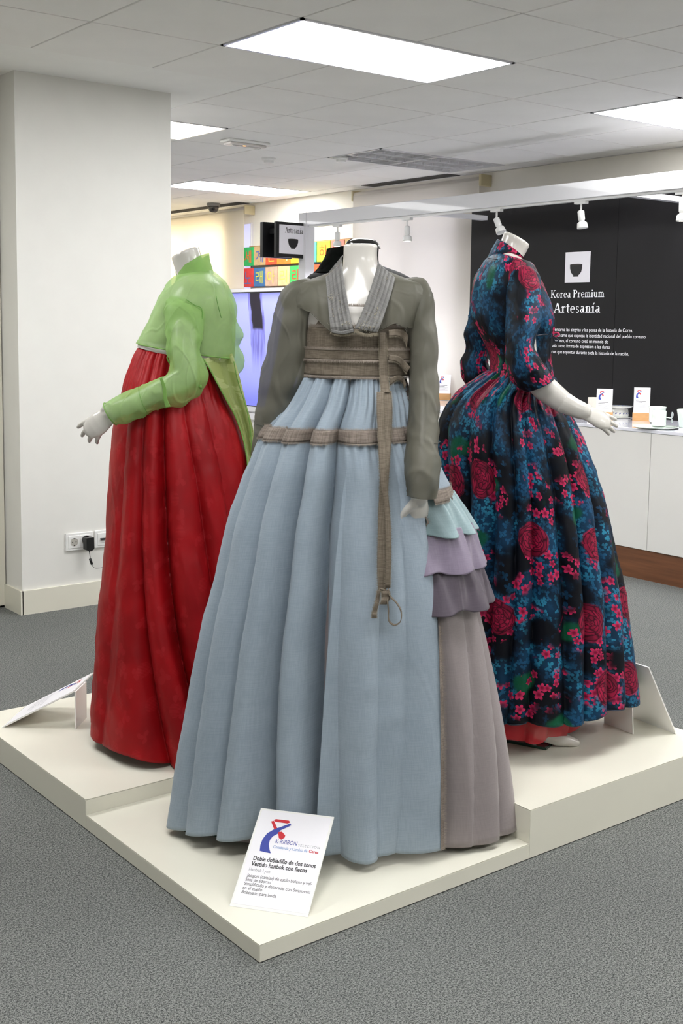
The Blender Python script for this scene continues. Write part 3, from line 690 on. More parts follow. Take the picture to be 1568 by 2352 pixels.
# ============================================================ serif capitals and small letters for the panel headings
def ring(cx, cy, rx, ry, a0, a1, thick, thin, n=22):
    vs = []
    for i in range(n+1):
        a = math.radians(a0+(a1-a0)*i/n); ca, sa = math.cos(a), math.sin(a); w_ = thin+(thick-thin)*ca*ca
        vs += [(cx+rx*ca, cy+ry*sa), (cx+(rx-w_)*ca, cy+(ry-thin)*sa)]
    return [(vs[2*i], vs[2*i+2], vs[2*i+3], vs[2*i+1]) for i in range(n)]
def R_(x0, y0, x1, y1): return [((x0, y0), (x1, y0), (x1, y1), (x0, y1))]
def D_(x0, y0, x1, y1, w_): return [((x0-w_/2, y0), (x0+w_/2, y0), (x1+w_/2, y1), (x1-w_/2, y1))]
TK, TN = .125, .045
def stem(x, y0, y1, bot=True, top=0, w_=TK):
    o = R_(x-w_/2, y0, x+w_/2, y1)
    if bot: o += R_(x-w_/2-.07, y0, x+w_/2+.07, y0+TN)
    if top == 2: o += R_(x-w_/2-.07, y1-TN, x+w_/2+.07, y1)
    if top == 1: o += [((x-w_/2-.09, y1-.07), (x-w_/2, y1-.09), (x-w_/2, y1), (x-w_/2, y1-.01))]
    return o
def glyph(c):
    q = .46
    if c == 'K': return stem(.15, 0, .7, 1, 2)+D_(.22, .3, .56, .7, .07)+D_(.60, 0, .30, .38, .14)+R_(.48, 0, .74, TN)+R_(.44, .7-TN, .66, .7), .74
    if c == 'P': return stem(.15, 0, .7, 1, 2)+ring(.28, .51, .28, .19, -90, 90, TK, TN)+R_(.15, .7-TN, .28, .7)+R_(.15, .32, .28, .32+TN), .60
    if c == 'A': return D_(.08, 0, .36, .7, .06)+D_(.60, 0, .36, .7, .14)+R_(.20, .22, .50, .22+TN)+R_(-.02, 0, .20, TN)+R_(.48, 0, .73, TN), .73
    if c == 'o': return ring(.26, q/2, .24, q/2+.01, 0, 360, TK*.95, TN), .54
    if c == 'r': return stem(.14, 0, q, 1, 1)+ring(.30, q-.13, .13, .13, 60, 170, .06, TN)+ring(.345, q-.06, .05, .05, 0, 360, .05, .05), .42
    if c == 'e': return ring(.25, q/2, .22, q/2+.01, 0, 310, TK*.9, TN)+R_(.08, q*.52, .46, q*.52+TN), .49
    if c == 'a': return stem(.34, .03, q-.10, 0, 0)+R_(.34, 0, .46, TN)+ring(.24, q-.15, .165, .16, 0, 140, .09, TN)+ring(.20, .13, .15, .135, 0, 360, TK*.8, TN), .49
    if c in 'mn':
        o = stem(.14, 0, q, 1, 1)+ring(.27, q-.17, .19, .18, 0, 150, TK, TN)+stem(.40, 0, q-.16, 1)
        if c == 'n': return o, .56
        return o+ring(.53, q-.17, .19, .18, 0, 150, TK, TN)+stem(.66, 0, q-.16, 1), .82
    if c == 'u': return stem(.14, .1, q, 0, 1)+ring(.27, .17, .19, .18, 180, 320, TK, TN)+stem(.42, 0, q, 0, 1)+R_(.42, 0, .55, TN), .58
    if c == 'i': return stem(.14, 0, q, 1, 1)+ring(.14, .62, .065, .065, 0, 360, .065, .065), .29
    if c == 'í': return stem(.14, 0, q, 1, 1)+[((.10, .54), (.16, .54), (.28, .70), (.18, .70))], .29
    if c == 't': return stem(.15, .05, .60, 0)+R_(.02, q-TN, .32, q)+ring(.24, .11, .145, .11, 190, 300, TK*.7, TN), .34
    if c == 's': return ring(.19, q-.115, .14, .125, 20, 270, .075, TN)+ring(.19, .115, .15, .125, -160, 90, .08, TN), .38
    return [], .26
def serif(P, name, s, u, v, size, m, parent, width=None, h=.001):
    x = 0; quads = []
    for ch in s:
        g_, adv = glyph(ch)
        for qd in g_: quads.append([(x+a, b_) for a, b_ in qd])
        x += adv+.02
    k = size/.7; kx = (width/x) if width else k
    vs = []; fs = []
    for i, qd in enumerate(quads):
        fs.append(tuple(range(len(vs), len(vs)+4))); vs += [P.at(u+a*kx, v-b_*k, h+.00001*(i % 7)) for a, b_ in qd]
    return mk(name, vs, fs, m, parent)
def bowl_print(P, u, v, w_, m, parent, h=.001):
    """flat printed picture of a dark footed bowl, u,v its middle"""
    pts = [(-.5, -.34), (.5, -.34), (.49, -.12), (.42, .12), (.28, .27), (.2, .32), (.22, .40), (-.22, .40), (-.2, .32), (-.28, .27), (-.42, .12), (-.49, -.12)]
    P.poly('bowl_print', [(u+a*w_, v+b_*w_) for a, b_ in pts], m, parent, h)
    P.poly('bowl_print', [(u+.5*w_*math.cos(a), v-.34*w_+.05*w_*math.sin(a)) for a in np.linspace(0, 2*math.pi, 24, endpoint=False)], mat('bowl_inside', '3a3634', .6), parent, h+.0003)

# ============================================================ letter boards on the back wall
def yy(px, py, X): return float(pX(px, py, X)[1])
XB = 3.70; zt1 = float(pX(742, 554, XB)[2]); zb1 = float(pX(570, 611, XB)[2]); zt2 = float(pX(570, 616, XB)[2]); zb2 = float(pX(570, 659, XB)[2])
rows = [(zt1, zb1, [(557, 581.5, '2fae5e', '세', 'e0622a', 'green board with an orange letter, first in the upper row'), (582.5, 608.5, 'c4a676', '계', '4a62b0', 'tan board with a blue letter, second in the upper row'),
                    (609.5, 634, 'd8502e', '인', 'e8d24a', 'red-orange board with a yellow letter, third in the upper row'), (635, 665.5, 'ee7a28', '의', 'f0e0a0', 'orange board under the hanging bowl sign, upper row'),
                    (666.5, 697, 'f2b428', '마', 'c84030', 'yellow board half behind the white post, upper row'), (698, 726, '5cb8a8', '을', 'e8e8e0', 'teal board just right of the white post, upper row'),
                    (727, 757.5, 'b8d83c', '하', 'd06a28', 'lime board with an orange letter, right of the white post'), (758.5, 790, 'e08a78', '나', 'd85048', 'pink board behind the black collar, upper row'),
                    (791, 822, 'c8a86c', '로', 'a05030', 'tan board at the right end of the upper row')]),
        (zt2, zb2, [(557, 581.5, 'cc3838', '노', '3c6ca8', 'red board first in the lower row, above the screen'), (582.5, 608, '3c6898', '래', 'c8c840', 'blue board second in the lower row'),
                    (609, 636, 'bc9c84', '아', 'd8cc40', 'brownish board with a yellow letter, third in the lower row'), (637.5, 664.5, 'c8b080', '리', 'd8c860', 'sand board with a pale yellow letter, fourth in the lower row'),
                    (666, 693, '3cae54', '라', 'c83c28', 'green board with a red letter, lower row'), (694, 720, '5878b8', '를', 'e0e0d8', 'blue board behind the white post, lower row'),
                    (721, 746, 'dc5830', '부', 'e8c030', 'red-orange board right of the white post, lower row')])]
for zt, zb, bl in rows:
    for a, b_, colr, ch, tc, lab in bl:
        ya, yb = yy(a, 600, XB), yy(b_, 600, XB); t = thing('letter_board', (XB+.03, (ya+yb)/2, zb), lab, 'letter board', 'painted letter boards on the back wall')
        MB().box((XB, yb, zb), (XB+.05, ya, zt), bev=.004).build('board', mat('paint_'+colr, colr, .7, var=.12, vsc=14), t)
        P = Plane((XB-.0005, ya, zt), (0, -1, 0), (0, 0, -1)); w_ = ya-yb; hh = zt-zb
        vs, fs = textmesh(ch, 1.); xs = [v[0] for v in vs]; ys = [v[1] for v in vs]; sx = .62*w_/(max(xs)-min(xs)); sy = .66*hh/(max(ys)-min(ys))
        mk('letter', [P.at(w_*.19+(x-min(xs))*sx, hh*.84-(y-min(ys))*sy, .001) for x, y, _ in vs], fs, mat('stroke_'+tc, tc, .7), t)
tag(MB().box((XB+.052, yy(822, 560, XB), zt1-.02), (XB+.098, yy(562, 560, XB), zt1+.014)).box((XB+.052, yy(822, 560, XB), zb2), (XB+.098, yy(562, 560, XB), zb2+.02)).build('board_rail', mat('rail_wood', 'b08a5c', .6)), 'thin wooden rail holding the coloured letter boards', 'rail')
# screen cabinet
XS = 3.45; ya, yb = yy(490, 700, XS), yy(706, 700, XS); zt = float(pX(560, 671, XS)[2]); zb = float(pX(560, 932, XS)[2])
t = thing('screen_cabinet', (XS+.12, (ya+yb)/2, 0), 'white cabinet with a large lit bluish screen showing a dark brushstroke', 'screen')
b = MB().box((XS-.01, yb-.03, zt), (XS+.22, ya+.03, zt+.032), bev=.002); b.box((XS, ya, zb), (XS+.22, ya+.03, zt)).box((XS, yb-.03, zb), (XS+.22, yb, zt)).box((XS+.06, yb, zb), (XS+.22, ya, zt)); b.build('case', M_frame, t)
b = MB().box((XS-.03, yb-.03, zb-.04), (XS+.22, ya+.03, zb)).box((XS-.01, yb-.03, zb-.055), (XS+.22, ya+.03, zb-.042)).box((XS-.03, yb-.03, zb-.12), (XS+.22, ya+.03, zb-.058)); b.build('ledge', M_frame, t)
MB().box((XS, yb-.03, 0), (XS+.22, ya+.03, zb-.12)).build('lower_panel', M_gloss, t)
MB().box((XS+.01, yb, zb), (XS+.055, ya, zt)).build('bezel', M_black, t)
P = Plane((XS+.009, ya-.006, zt-.01), (0, -1, 0), (0, 0, -1)); Wd = ya-yb-.012; Hd = zt-zb-.02
mk('screen', [P.at(0, Hd), P.at(Wd, Hd), P.at(Wd, 0), P.at(0, 0)], [(0, 1, 2, 3)], M_screen, t, False, [(0, 0), (1, 0), (1, 1), (0, 1)])
# gallery beam and post
t = thing('gallery_beam', (2.9, 1.5, 0), 'white metal beam on a post with track spotlights in front of the black panel', 'beam')
YP = yy(704, 500, 2.9)
MB().box((2.86, -2.2, 2.252), (2.94, YP-.05, 2.352), bev=.003).build('beam', M_frame, t)
MB().box((2.855, YP-.05, 0), (2.945, YP+.045, 2.353), bev=.003).build('post', M_frame, t)
MB().box((2.882, -2.2, 2.238), (2.918, YP-.06, 2.252)).build('track', M_white, t)
for y in (2.46, .72): MB().box((2.94, y-.03, 2.243), (3.455, y+.03, 2.275)).build('cross_bar', M_frame, t)
def spot(px, tilt, lab, lit=True, aim=(1, 0), power=0, cone=95, target=None):
    y = yy(px, 505, 2.9); t = thing('track_spotlight', (2.9, y, 2.238), lab, 'spotlight', 'white track spotlights on the beam')
    MB().box((2.884, y-.045, 2.222), (2.916, y+.045, 2.2385), bev=.002).build('track_adapter', M_white, t)
    MB().tube([(2.9, y, 2.224), (2.9, y, 2.165)], .007, 10).build('stem', M_white, t, True)
    ax = Vector((aim[0], aim[1], 0)).normalized(); d = (Vector((0, 0, -1))*math.cos(tilt)+ax*math.sin(tilt))
    if target is not None: d = (Vector(target)-Vector((2.9, y, 2.172))).normalized()
    q = d.to_track_quat('-Z', 'Y').to_matrix().to_4x4()
    T0 = Matrix.Translation((2.9, y, 2.172))@q
    MB().lathe([(.010, .012), (.021, .006), (.021, -.045), (.017, -.050), (.017, -.058)], T0, 24).build('lamp_body', M_white, t, True)
    sh = MB().lathe([(.017, -.056), (.030, -.066), (.034, -.092), (.034, -.099), (.029, -.0995), (.027, -.09)], T0, 24).build('reflector_head', M_white, t, True)
    if lit: MB().lathe([(.026, -.0965), (.026, -.098)], T0, 24).build('lens', M_bulb, t)
    if power:
        L = bpy.data.lights.new('spot_beam', 'SPOT'); L.energy = power; L.spot_size = math.radians(cone); L.spot_blend = .9; L.shadow_soft_size = .03; L.color = (.93, .94, 1)
        lo = bpy.data.objects.new('spot_beam', L); lo.matrix_world = Matrix.Translation(-Vector((2.9, y, 2.238)))@T0@Matrix.Translation((0, 0, -.11)); link(lo, t)
spot(775, 0, 'lit white track spotlight nearest the post', power=30, cone=140)
spot(935, .05, 'lit white track spotlight above the grey dress shoulder', power=30, cone=140)
spot(1140, .5, 'white track spotlight tilted sideways above the floral dress neck', False, (0, -1))
spot(1333, .15, 'white track spotlight in front of the black panel', False, (.3, -1))
# edge spot, then two unseen spots added to make the glows on the panel
spot(1566, .0, 'white track spotlight at the right edge of the photo', True, (1, 0), power=25)
spot(1650, .6, 'unseen track spotlight added beyond the right edge to cast a glow on the panel', True, power=9, cone=34, target=pX(1372, 545, 3.5))
spot(1740, .6, 'unseen track spotlight added farthest right to cast a second glow on the panel', True, power=6, cone=34, target=pX(1522, 530, 3.5))

# black panel
XPn = 3.5; yl = yy(1083, 495, XPn); t = thing('black_panel', (XPn+.03, .5, 0), 'tall black wall panel with white headings, text and a bowl picture', 'panel')
jy = yy(1409, 800, XPn)
MB().box((XPn, jy+.0015, .0), (XPn+.05, yl, 2.39)).build('panel_board', M_panel, t)
MB().box((XPn, -2.2, .0), (XPn+.05, jy-.0015, 2.39)).build('panel_board', M_panel, t)
P = Plane((XPn-.0005, yl, 2.39), (0, -1, 0), (0, 0, -1))
def uvp(px, py): q = pX(px, py, XPn); return yl-q[1], 2.39-q[2]
u0_, v0_ = uvp(1300, 580); u1_, v1_ = uvp(1354, 648)
P.slab('picture_card', u0_, v0_, u1_, v1_, .001, .006, mat('card_white', 'f2f0f6', .5), t)
bowl_print(P, (u0_+u1_)/2-.01, (v0_+v1_)/2+.02, .11, mat('bowl_black', '17171a', .4), t, .0068)
uA, vA = uvp(1264.5, 684); uB, _ = uvp(1388, 684); serif(P, 'lettering', 'Korea Premium', uA, vA, .052, M_lett, t, uB-uA)
uA, vA = uvp(1271, 718); uB, _ = uvp(1379, 718); serif(P, 'lettering', 'Artesanía', uA, vA, .066, M_lett, t, uB-uA)
for s_, ex, by in (('La artesanía encarna las alegrías y las penas de la historia de Corea.', 1453, 763), ('Es un arte que expresa la identidad nacional del pueblo coreano.', 1484, 777.5),
                   ('De la tristeza, el coreano creó un mundo de', 1396, 788.5), ('artesanía como forma de expresión a las duras', 1400, 801), ('penas que tuvieron que soportar durante toda la historia de la nación.', 1444, 817)):
    uu, vv = uvp(ex, by); vs, fs = textmesh(s_, 1.); x1 = max(v[0] for v in vs); ks = .034; kx = ks*.9
    mk('lettering', [P.at(uu+(x-x1)*kx, vv-y*ks, .001) for x, y, _ in vs], fs, M_lett, t)
# hanging bowl sign
YS = YP-.02; A = pY(634, 508, YS); B = pY(702, 594, YS); t = thing('hanging_sign', ((A[0]+B[0])/2, YS, B[2]), 'black framed double sign reading Artesanía with a bowl picture, on the white post', 'sign')
P = Plane(A, (1, 0, 0), (0, 0, -1)); Ws = B[0]-A[0]; Hs = A[2]-B[2]
P.slab('sign_board', 0, 0, Ws, Hs, -.03, 0, M_black, t, .004); P.slab('sign_board', -.045, .0, Ws-.05, Hs, -.16, -.12, M_black, t, .004)
P.slab('link_bar', .02, .05, .06, .09, -.12, -.03, M_black, t)
P.slab('face_print', .03, .022, Ws-.012, Hs-.03, 0, .003, mat('card_white', 'f2f0f6', .5), t)
serif(P, 'lettering', 'Artesanía', .085, .085, .045, M_ink, t, Ws*.60, .0038)
bowl_print(P, Ws*.56, Hs*.60, Ws*.34, mat('bowl_black', '17171a', .4), t, .0036)

# ============================================================ counter and the ceramics on it
t = thing('display_counter', (3.1, .8, 0), 'long white gloss counter with a walnut plinth in front of the black panel', 'counter')
CT = .886
js = [-2.2, -1.6, -.62, yy(1495, 1000, 2.8), 1.4, 2.4, 3.4, YP-.08]
MB().box((2.83, -2.2, .0), (3.49, YP-.08, CT-.02)).build('carcass', M_core, t)
for i in range(len(js)-1): MB().box((2.8, js[i]+.0015, .178), (2.829, js[i+1]-.0015, CT-.0215), bev=.001).build('front_panel', M_gloss, t)
MB().box((2.795, -2.2, CT-.02), (3.498, YP-.08, CT), bev=.002).build('top_board', mat('lit_white_top', 'f0f0fa', .1, coat=.5), t)
MB().box((2.808, -2.2, 0), (2.829, YP-.08, .176)).build('plinth', M_wood, t)
MB().box((2.8, YP-.0785, 0), (3.49, YP-.0765, CT-.02)).build('end_panel', M_gloss, t)
def dep(P_): return float((np.array(P_)-CAM)@Ff)
def on(px, py): q = pz(px, py, CT); return q, dep(q)/FPX
def card(px, py, hpx, lab, wpx=26):
    """sloping printed card held by an oak block; px,py = middle of the block's base"""
    q, k = on(px, py); t = thing('product_sign', q, lab, 'sign'); f = np.array([-.78, -.62, 0]); r = np.array([.62, -.78, 0]); bw = .055
    def pt(a, c_, z): return Vector(q+r*a+f*c_+np.array([0, 0, z]))
    def bx(a0, a1, c0, c1, z0, z1, sh=0): return [pt(a0, c0, z0), pt(a1, c0, z0), pt(a1, c1, z0), pt(a0, c1, z0), pt(a0, c0-sh, z1), pt(a1, c0-sh, z1), pt(a1, c1-sh, z1), pt(a0, c1-sh, z1)]
    F = [(0, 3, 2, 1), (4, 5, 6, 7), (0, 1, 5, 4), (1, 2, 6, 5), (2, 3, 7, 6), (3, 0, 4, 7)]
    MB().add(bx(-bw, bw, -.03, .03, 0, .05), F).build('oak_block', M_oak, t)
    hh = hpx*k; lean = .30
    o = pt(-.05, .012-hh*lean, hh); P = Plane(o, r, Vector(pt(-.05, .012, .02))-Vector(o))
    if P.n.dot(Vector(f)) < 0: P.n = -P.n
    Lh = (Vector(pt(-.05, .012, .02))-Vector(o)).length
    P.slab('printed_card', 0, 0, .10, Lh, -.003, 0, M_paper, t)
    ribbon_logo(P, .012, .018, .055, t)
    for i in range(2): P.slab('print_line', .012, .088+.008*i, .075-.02*i, .0905+.008*i, 0, .0006, M_ink, t)
    for i in range(5): P.slab('print_line', .012, .108+.006*i, .08-.01*(i % 3), .1095+.006*i, 0, .0006, M_inkg, t)
card(1386, 964, 70, 'white product card on an oak block beside the mannequin hand')
card(1472, 966, 75, 'white product card on an oak block in front of the standing plate')
card(1018, 918, 57, 'white product card on the counter between the grey sleeve and floral dress')
def lathe_thing(name, px, py, prof, m, lab, cat, grp=None, part='body', k=1.):
    q, kk = on(px, py); t = thing(name, q, lab, cat, grp); MB().lathe([(r*kk, z*kk) for r, z in prof], Matrix.Translation(q), 40).build(part, m, t, True); return t, q, kk
lathe_thing('cup', 1363, 957, [(14, 0), (14.5, 2), (14.7, 43), (14.2, 44), (13, 43.5), (12.6, 3), (0.5, 2.5)], mat('ivory_porcelain', 'ece6da', .4), 'tall ivory cup on the counter above the mannequin hand', 'cup')
t, q, kk = lathe_thing('covered_bowl', 1420, 960, [(14, 0), (15, 1), (22, 4), (23, 8), (21, 20), (19, 22)], M_porc, 'small white bowl painted with blue leaves under a matching plate', 'bowl')
MB().lathe([(x*kk, z*kk) for x, z in [(17, 22), (26, 24), (31, 27), (31.5, 28), (26, 26.5), (2, 24)]], Matrix.Translation(q), 40).build('top_plate', M_porc, t, True)
MB().lathe([(x*kk, z*kk) for x, z in [(14, 0), (24, .6), (28, 2.4), (24, 2.6), (8, 1.8)]], Matrix.Translation(q+np.array([0, 0, .0003])), 40).build('saucer', M_porc, t, True)
def leaves(t, q, kk, R, z, n, s=1., m=M_cobalt):
    for j in range(n):
        a = 2*math.pi*j/n; c_ = np.array([math.cos(a), math.sin(a), 0]); s_ = np.array([-math.sin(a), math.cos(a), 0])
        pts = [(-.5, 0), (-.2, .22), (.2, .24), (.6, 0), (.2, -.2), (-.2, -.18)]; r = (R+.25)*kk
        mk('painted_leaf', [q+c_*r+s_*(u*7*s*kk*.8)+np.array([0, 0, (z+(u*.7+v)*7*s)*kk]) for u, v in pts], [tuple(range(6))], m, t)
leaves(t, q, kk, 22.3, 11, 16)
for j in range(18):
    a = 2*math.pi*j/18; c_ = np.array([math.cos(a), math.sin(a), 0]); s_ = np.array([-math.sin(a), math.cos(a), 0])
    mk('painted_leaf', [q+c_*(24+u*5)*kk+s_*v*5*kk+np.array([0, 0, (25.3+u*.9+1.9)*kk]) for u, v in [(-.5, -.3), (.2, -.3), (1, .3), (.2, .5)]], [(0, 1, 2, 3)], M_cobalt, t)
# standing plate
q, kk = on(1462, 950); q = q+FH*.06; t = thing('standing_plate', q, 'white plate painted with blue leaves standing upright behind a card', 'plate')
ax = Vector((-.88, -.45, .10)).normalized(); Mq = Matrix.Translation(Vector(q)+Vector((0, 0, 34*kk)))@ax.to_track_quat('Z', 'Y').to_matrix().to_4x4()
MB().lathe([(x*kk, z*kk) for x, z in [(2, 1), (20, 1), (34, 5), (34.5, 5.6), (20, 2.4), (2, 2.2)]], Mq, 48).build('plate', M_porc, t, True)
for j in range(14):
    for rr, ss in ((26, 1.), (14, .8)):
        a = 2*math.pi*j/14+rr; z_ = 3+(rr-20)*.28 if rr > 20 else 2.4
        vs = [Mq@Vector(((rr*math.cos(a)+(u*math.cos(a+.8)-v*math.sin(a+.8))*7*ss)*kk, (rr*math.sin(a)+(u*math.sin(a+.8)+v*math.cos(a+.8))*7*ss)*kk, (z_+1.5)*kk)) for u, v in [(-.8, 0), (-.2, .32), (.5, .26), (1, 0), (.4, -.2), (-.3, -.26)]]
        mk('painted_leaf', vs, [tuple(range(6))], M_cobalt, t)
MB().tube([Vector(q)+Vector((.0, 0, 20*kk)), Vector(q)+Vector((.05, .03, 0))], .003, 6).build('rest', M_white, t)
t, q, kk = lathe_thing('dish', 1505, 984, [(10, 0), (44, 1.5), (52, 4), (52, 5), (44, 3), (10, 2)], M_celad, 'wide flat pale dish on the counter front', 'dish')
lathe_thing('cup', 1508, 972, [(14, 2), (18, 4), (19, 34), (21, 37), (20, 38), (17.5, 35), (17, 6), (1, 5)], M_celad, 'pale cup with flared rim behind the nearest small cup', 'cup')
t, q, kk = lathe_thing('cup', 1512, 982, [(14, 4), (16, 5), (16.5, 38), (16, 38.5), (15, 37.5), (14.5, 7), (1, 6)], M_celad, 'nearest small pale cup with a butterfly handle', 'cup')
Q = Vector(q)+Vector(RH)*float(28*kk)+Vector((0, 0, 22*kk)); rv = Vector(RH)
for sg in (1, -1):
    for hh_, ww in ((14, 8), (-11, 6)):
        vs = [Q+Vector((0, 0, u*hh_*kk))+(rv*.35+Vector(FH)*.6*sg)*(v*ww*kk) for u, v in [(0, 0), (.6, -.1), (1, .35), (.9, .8), (.5, 1), (.15, .6)]]
        mk('butterfly_handle', vs+[v+rv*.003 for v in vs], [tuple(range(6)), tuple(range(11, 5, -1))]+[(i, (i+1) % 6, 6+(i+1) % 6, 6+i) for i in range(6)], mat('silvery_glaze', 'b4b8bc', .3, metal=.3), t)
MB().tube([Q, Vector(q)+Vector(RH)*float(15*kk)+Vector((0, 0, 24*kk))], .003, 6).build('handle_stem', M_celad, t)
lathe_thing('vase', 1575, 982, [(14, 0), (16, 2), (20, 30), (22, 40), (21, 42), (19, 38), (14, 5), (1, 4)], M_celad, 'pale flared vase cut by the right edge of the photo', 'vase')
# ============================================================ mannequins
def hand_mb(mb, W, direction, palm, thumb, k=1., curl=(.25, .3, .35, .4), spread=.10, thumb_open=.7, start=None, wr=.026):
    """W wrist centre, direction of the hand, palm normal, thumb = direction of the thumb side"""
    W = Vector(W); d = Vector(direction).normalized(); p = Vector(palm); p = (p-d*p.dot(d)).normalized(); s = d.cross(p)
    if s.dot(Vector(thumb)) < 0: s = -s
    fl = (p, .62)
    if start is not None: a, b = capsule([start, W-d*.01, W+d*.012], [wr*1.12, wr, wr*.98]); mb.tube(a, b, 20, flat=(p, .82))
    a, b = capsule([W-d*.01, W+d*.03*k, W+d*.062*k, W+d*.085*k], [wr*.95, .031*k, .037*k, .036*k]); mb.tube(a, b, 22, flat=(p, .46))
    L = (.072, .079, .074, .058); X = (.027, .009, -.010, -.027)
    for i in range(4):
        o = W+d*(.080-abs(i-1.3)*.0035)*k+s*X[i]*k; q = (d+s*spread*(1.5-i)*.7).normalized(); pts = [o-q*.015*k, o]; c = curl[i]
        for seg, f in enumerate((.45, .31, .24)):
            q = (Matrix.Rotation(c*(1., 1.15, .8)[seg], 3, q.cross(p).normalized())@q); o = o+q*L[i]*f*k; pts.append(o)
        r = .0086 if i < 3 else .0074
        a, b = capsule(pts, [r*k, r*k*1.02, r*k, r*k*.9, r*k*.72]); mb.tube(a, b, 12)
    o = W+d*.018*k+s*.022*k; q = (d*(1-thumb_open*.4)+s*thumb_open+p*.35).normalized(); pts = [o, o+q*.032*k]; q2 = (q+d*.35).normalized(); pts.append(pts[-1]+q2*.028*k); q3 = (q2+d*.25).normalized(); pts.append(pts[-1]+q3*.022*k)
    a, b = capsule(pts, [.0150*k, .0115*k, .0100*k, .0078*k]); mb.tube(a, b, 12)
def body(D, rings, tubes, parent, m, voxel=.006):
    mb = MB(); s = Surf(rings, D); s.mb(mb)
    for pts, rad in tubes: a, b = capsule(pts, rad); mb.tube(a, b, 20)
    return remesh('mannequin_body', mb, m, parent, voxel), s
def q3(px, py, D): return Vector(PX(px, py, D))
# ------------------------------------------------------------ A : grey jacket and blue wrap skirt (front block)
D = 3.2
base = PX(790, 1880, D); ZB = .0446
tA = thing('dressed_mannequin', (base[0], base[1], ZB), 'headless mannequin in grey jacket and long pale blue skirt, in front', 'mannequin', None)
bodyA = [(789, 561, 867, 561, .047, .047), (788, 590, 866, 590, .047, .047), (783, 625, 872, 625, .055, .055), (752, 650, 905, 650, .066, .07), (692, 672, 955, 674, .078, .085), (672, 710, 968, 712, .095, .09),
         (700, 765, 940, 765, .112, .10), (712, 830, 928, 830, .108, .10), (716, 880, 926, 880, .100, .10), (700, 960, 940, 960, .12, .12), (690, 1040, 955, 1040, .13, .13), (720, 1110, 925, 1110, .12, .12)]
legs = lambda xs, y0, y1, D_, zf, fd: [([q3(x0, y0, D_), q3(x1, (y0+y1)/2, D_), q3(x2, y1, D_)], [.075, .055, .036]) for x0, x1, x2 in xs]
fz = ZB+.030
tub = legs(((762, 775, 790), (880, 862, 850)), 1080, 1850, D, 0, 0)
for x in (790, 850):
    f0 = q3(x, 1850, D); tub.append(([f0, Vector((f0.x, f0.y, fz+.05)), Vector((f0.x, f0.y, fz))-Vector(FH)*.08, Vector((f0.x, f0.y, fz))-Vector(FH)*.15], [.036, .038, .026, .018]))
# arms inside the sleeves, down to the cuff seam
tub += [([q3(692, 700, D), q3(662, 830, D+.01), q3(625, 960, D+.025)], [.046, .036, .028]), ([q3(942, 704, D), q3(968, 800, D-.02), q3(971, 880, D-.05), q3(972, 960, D-.10), q3(970, 1060, D-.165), q3(963, 1120, D-.182)], [.046, .036, .032, .030, .028, .026])]
bA, sA = body(D, bodyA, tub, tA, M_mann)
hm = MB(); hand_mb(hm, q3(963, 1138, D-.180), FH*.62+RH*.03+np.array([0, 0, -1.]), -RH*.55+FH*.75, -RH-FH*.2, .90, curl=(.3, .35, .4, .4), spread=.12, thumb_open=.62, start=q3(963, 1112, D-.183), wr=.025)
remesh('hand', hm, M_mann, tA, .0024, 3)
hm = MB(); hand_mb(hm, q3(610, 1030, D+.03), (-.1, 0, -1), FH, RH, .95, start=q3(616, 1000, D+.03)); remesh('hand', hm, M_mann, tA, .003, 3)
# skirt layers
def AR(l=0, r=0, rf=0): return [(697-l, 866, 932+r, 866, .122+rf, .10), (666-l, 920, 948+r, 920, .150+rf, .12), (618-l, 985, 962+r, 985, .180+rf, .14), (582-l, 1060, 998+r, 1060, .205+rf, .15), (557-l, 1120, 1026+r, 1120, .212+rf, .16),
    (531-l, 1200, 1046+r, 1200, .222+rf, .17), (499-l, 1330, 1082+r, 1330, .234+rf, .19), (468-l, 1450, 1112+r, 1450, .240+rf, .20), (438-l, 1600, 1144+r, 1600, .244+rf, .21), (413-l, 1740, 1168+r, 1740, .246+rf, .18), (388-l, 1892, 1188+r, 1892, .248+rf, .15)]
under = Surf(AR(-9, 0, -.03), D); under.amp = lambda t: .004+.020*np.clip((t-.3)/.7, 0, 1)
under.valleys([(700, 560), (800, 760), (900, 1010), (990, 1085), (1030, 1150)], 1060, 1880, back=8)
un = under.mesh('underskirt', M_mauve, tA, 70, 260, thick=.0015, offf=lambda T, t: -.075*np.clip((.80-T)/.25, 0, 1)*(np.abs(T) < 2.6))
over = Surf(AR(), D); over.pw = 2.5; over.g = 1.25
over.amp = lambda t: .012+.050*np.clip((t-.02)/.8, 0, 1)**.8
over.valleys([(615, 425, .7), (648, 482, 1.1), (703, 564, 2.3), (771, 752, 2.3, -.13), (868, 872, .8), (921, 1012), (985, 1100)], 1000, 1900, back=8)
TTR = over.t_of(987)
th_edge = lambda t: over.theta(866, float(np.interp(t, over.kt, over.py)))
edgepx = [(860, 930), (940, 936), (990, 938), (1080, 953), (1170, 974), (1205, 986), (1240, 995), (1330, 1001), (1500, 1002), (1700, 1004), (1905, 1007)]
th_fr = lambda t: over.theta(float(np.interp(np.interp(t, over.kt, over.py), [e[0] for e in edgepx], [e[1] for e in edgepx])), float(np.interp(t, over.kt, over.py)))
fine = (58, .0045, 0, TTR)
over.gather = fine
def gath(n, a, t0, t1):
    def f(T, t):
        k = np.clip((t1-t)/(t1-t0), 0, 1)**1.5; return a*k*np.sin(n*T+1.7*np.sin(2.3*T)+.8*np.sin(9*T))
    return f
g2 = gath(52, .0045, TTR, TTR+.13)
lip = lambda T, t: g2(T, t)+.014*np.clip((T-(-.0))/1., 0, 0)
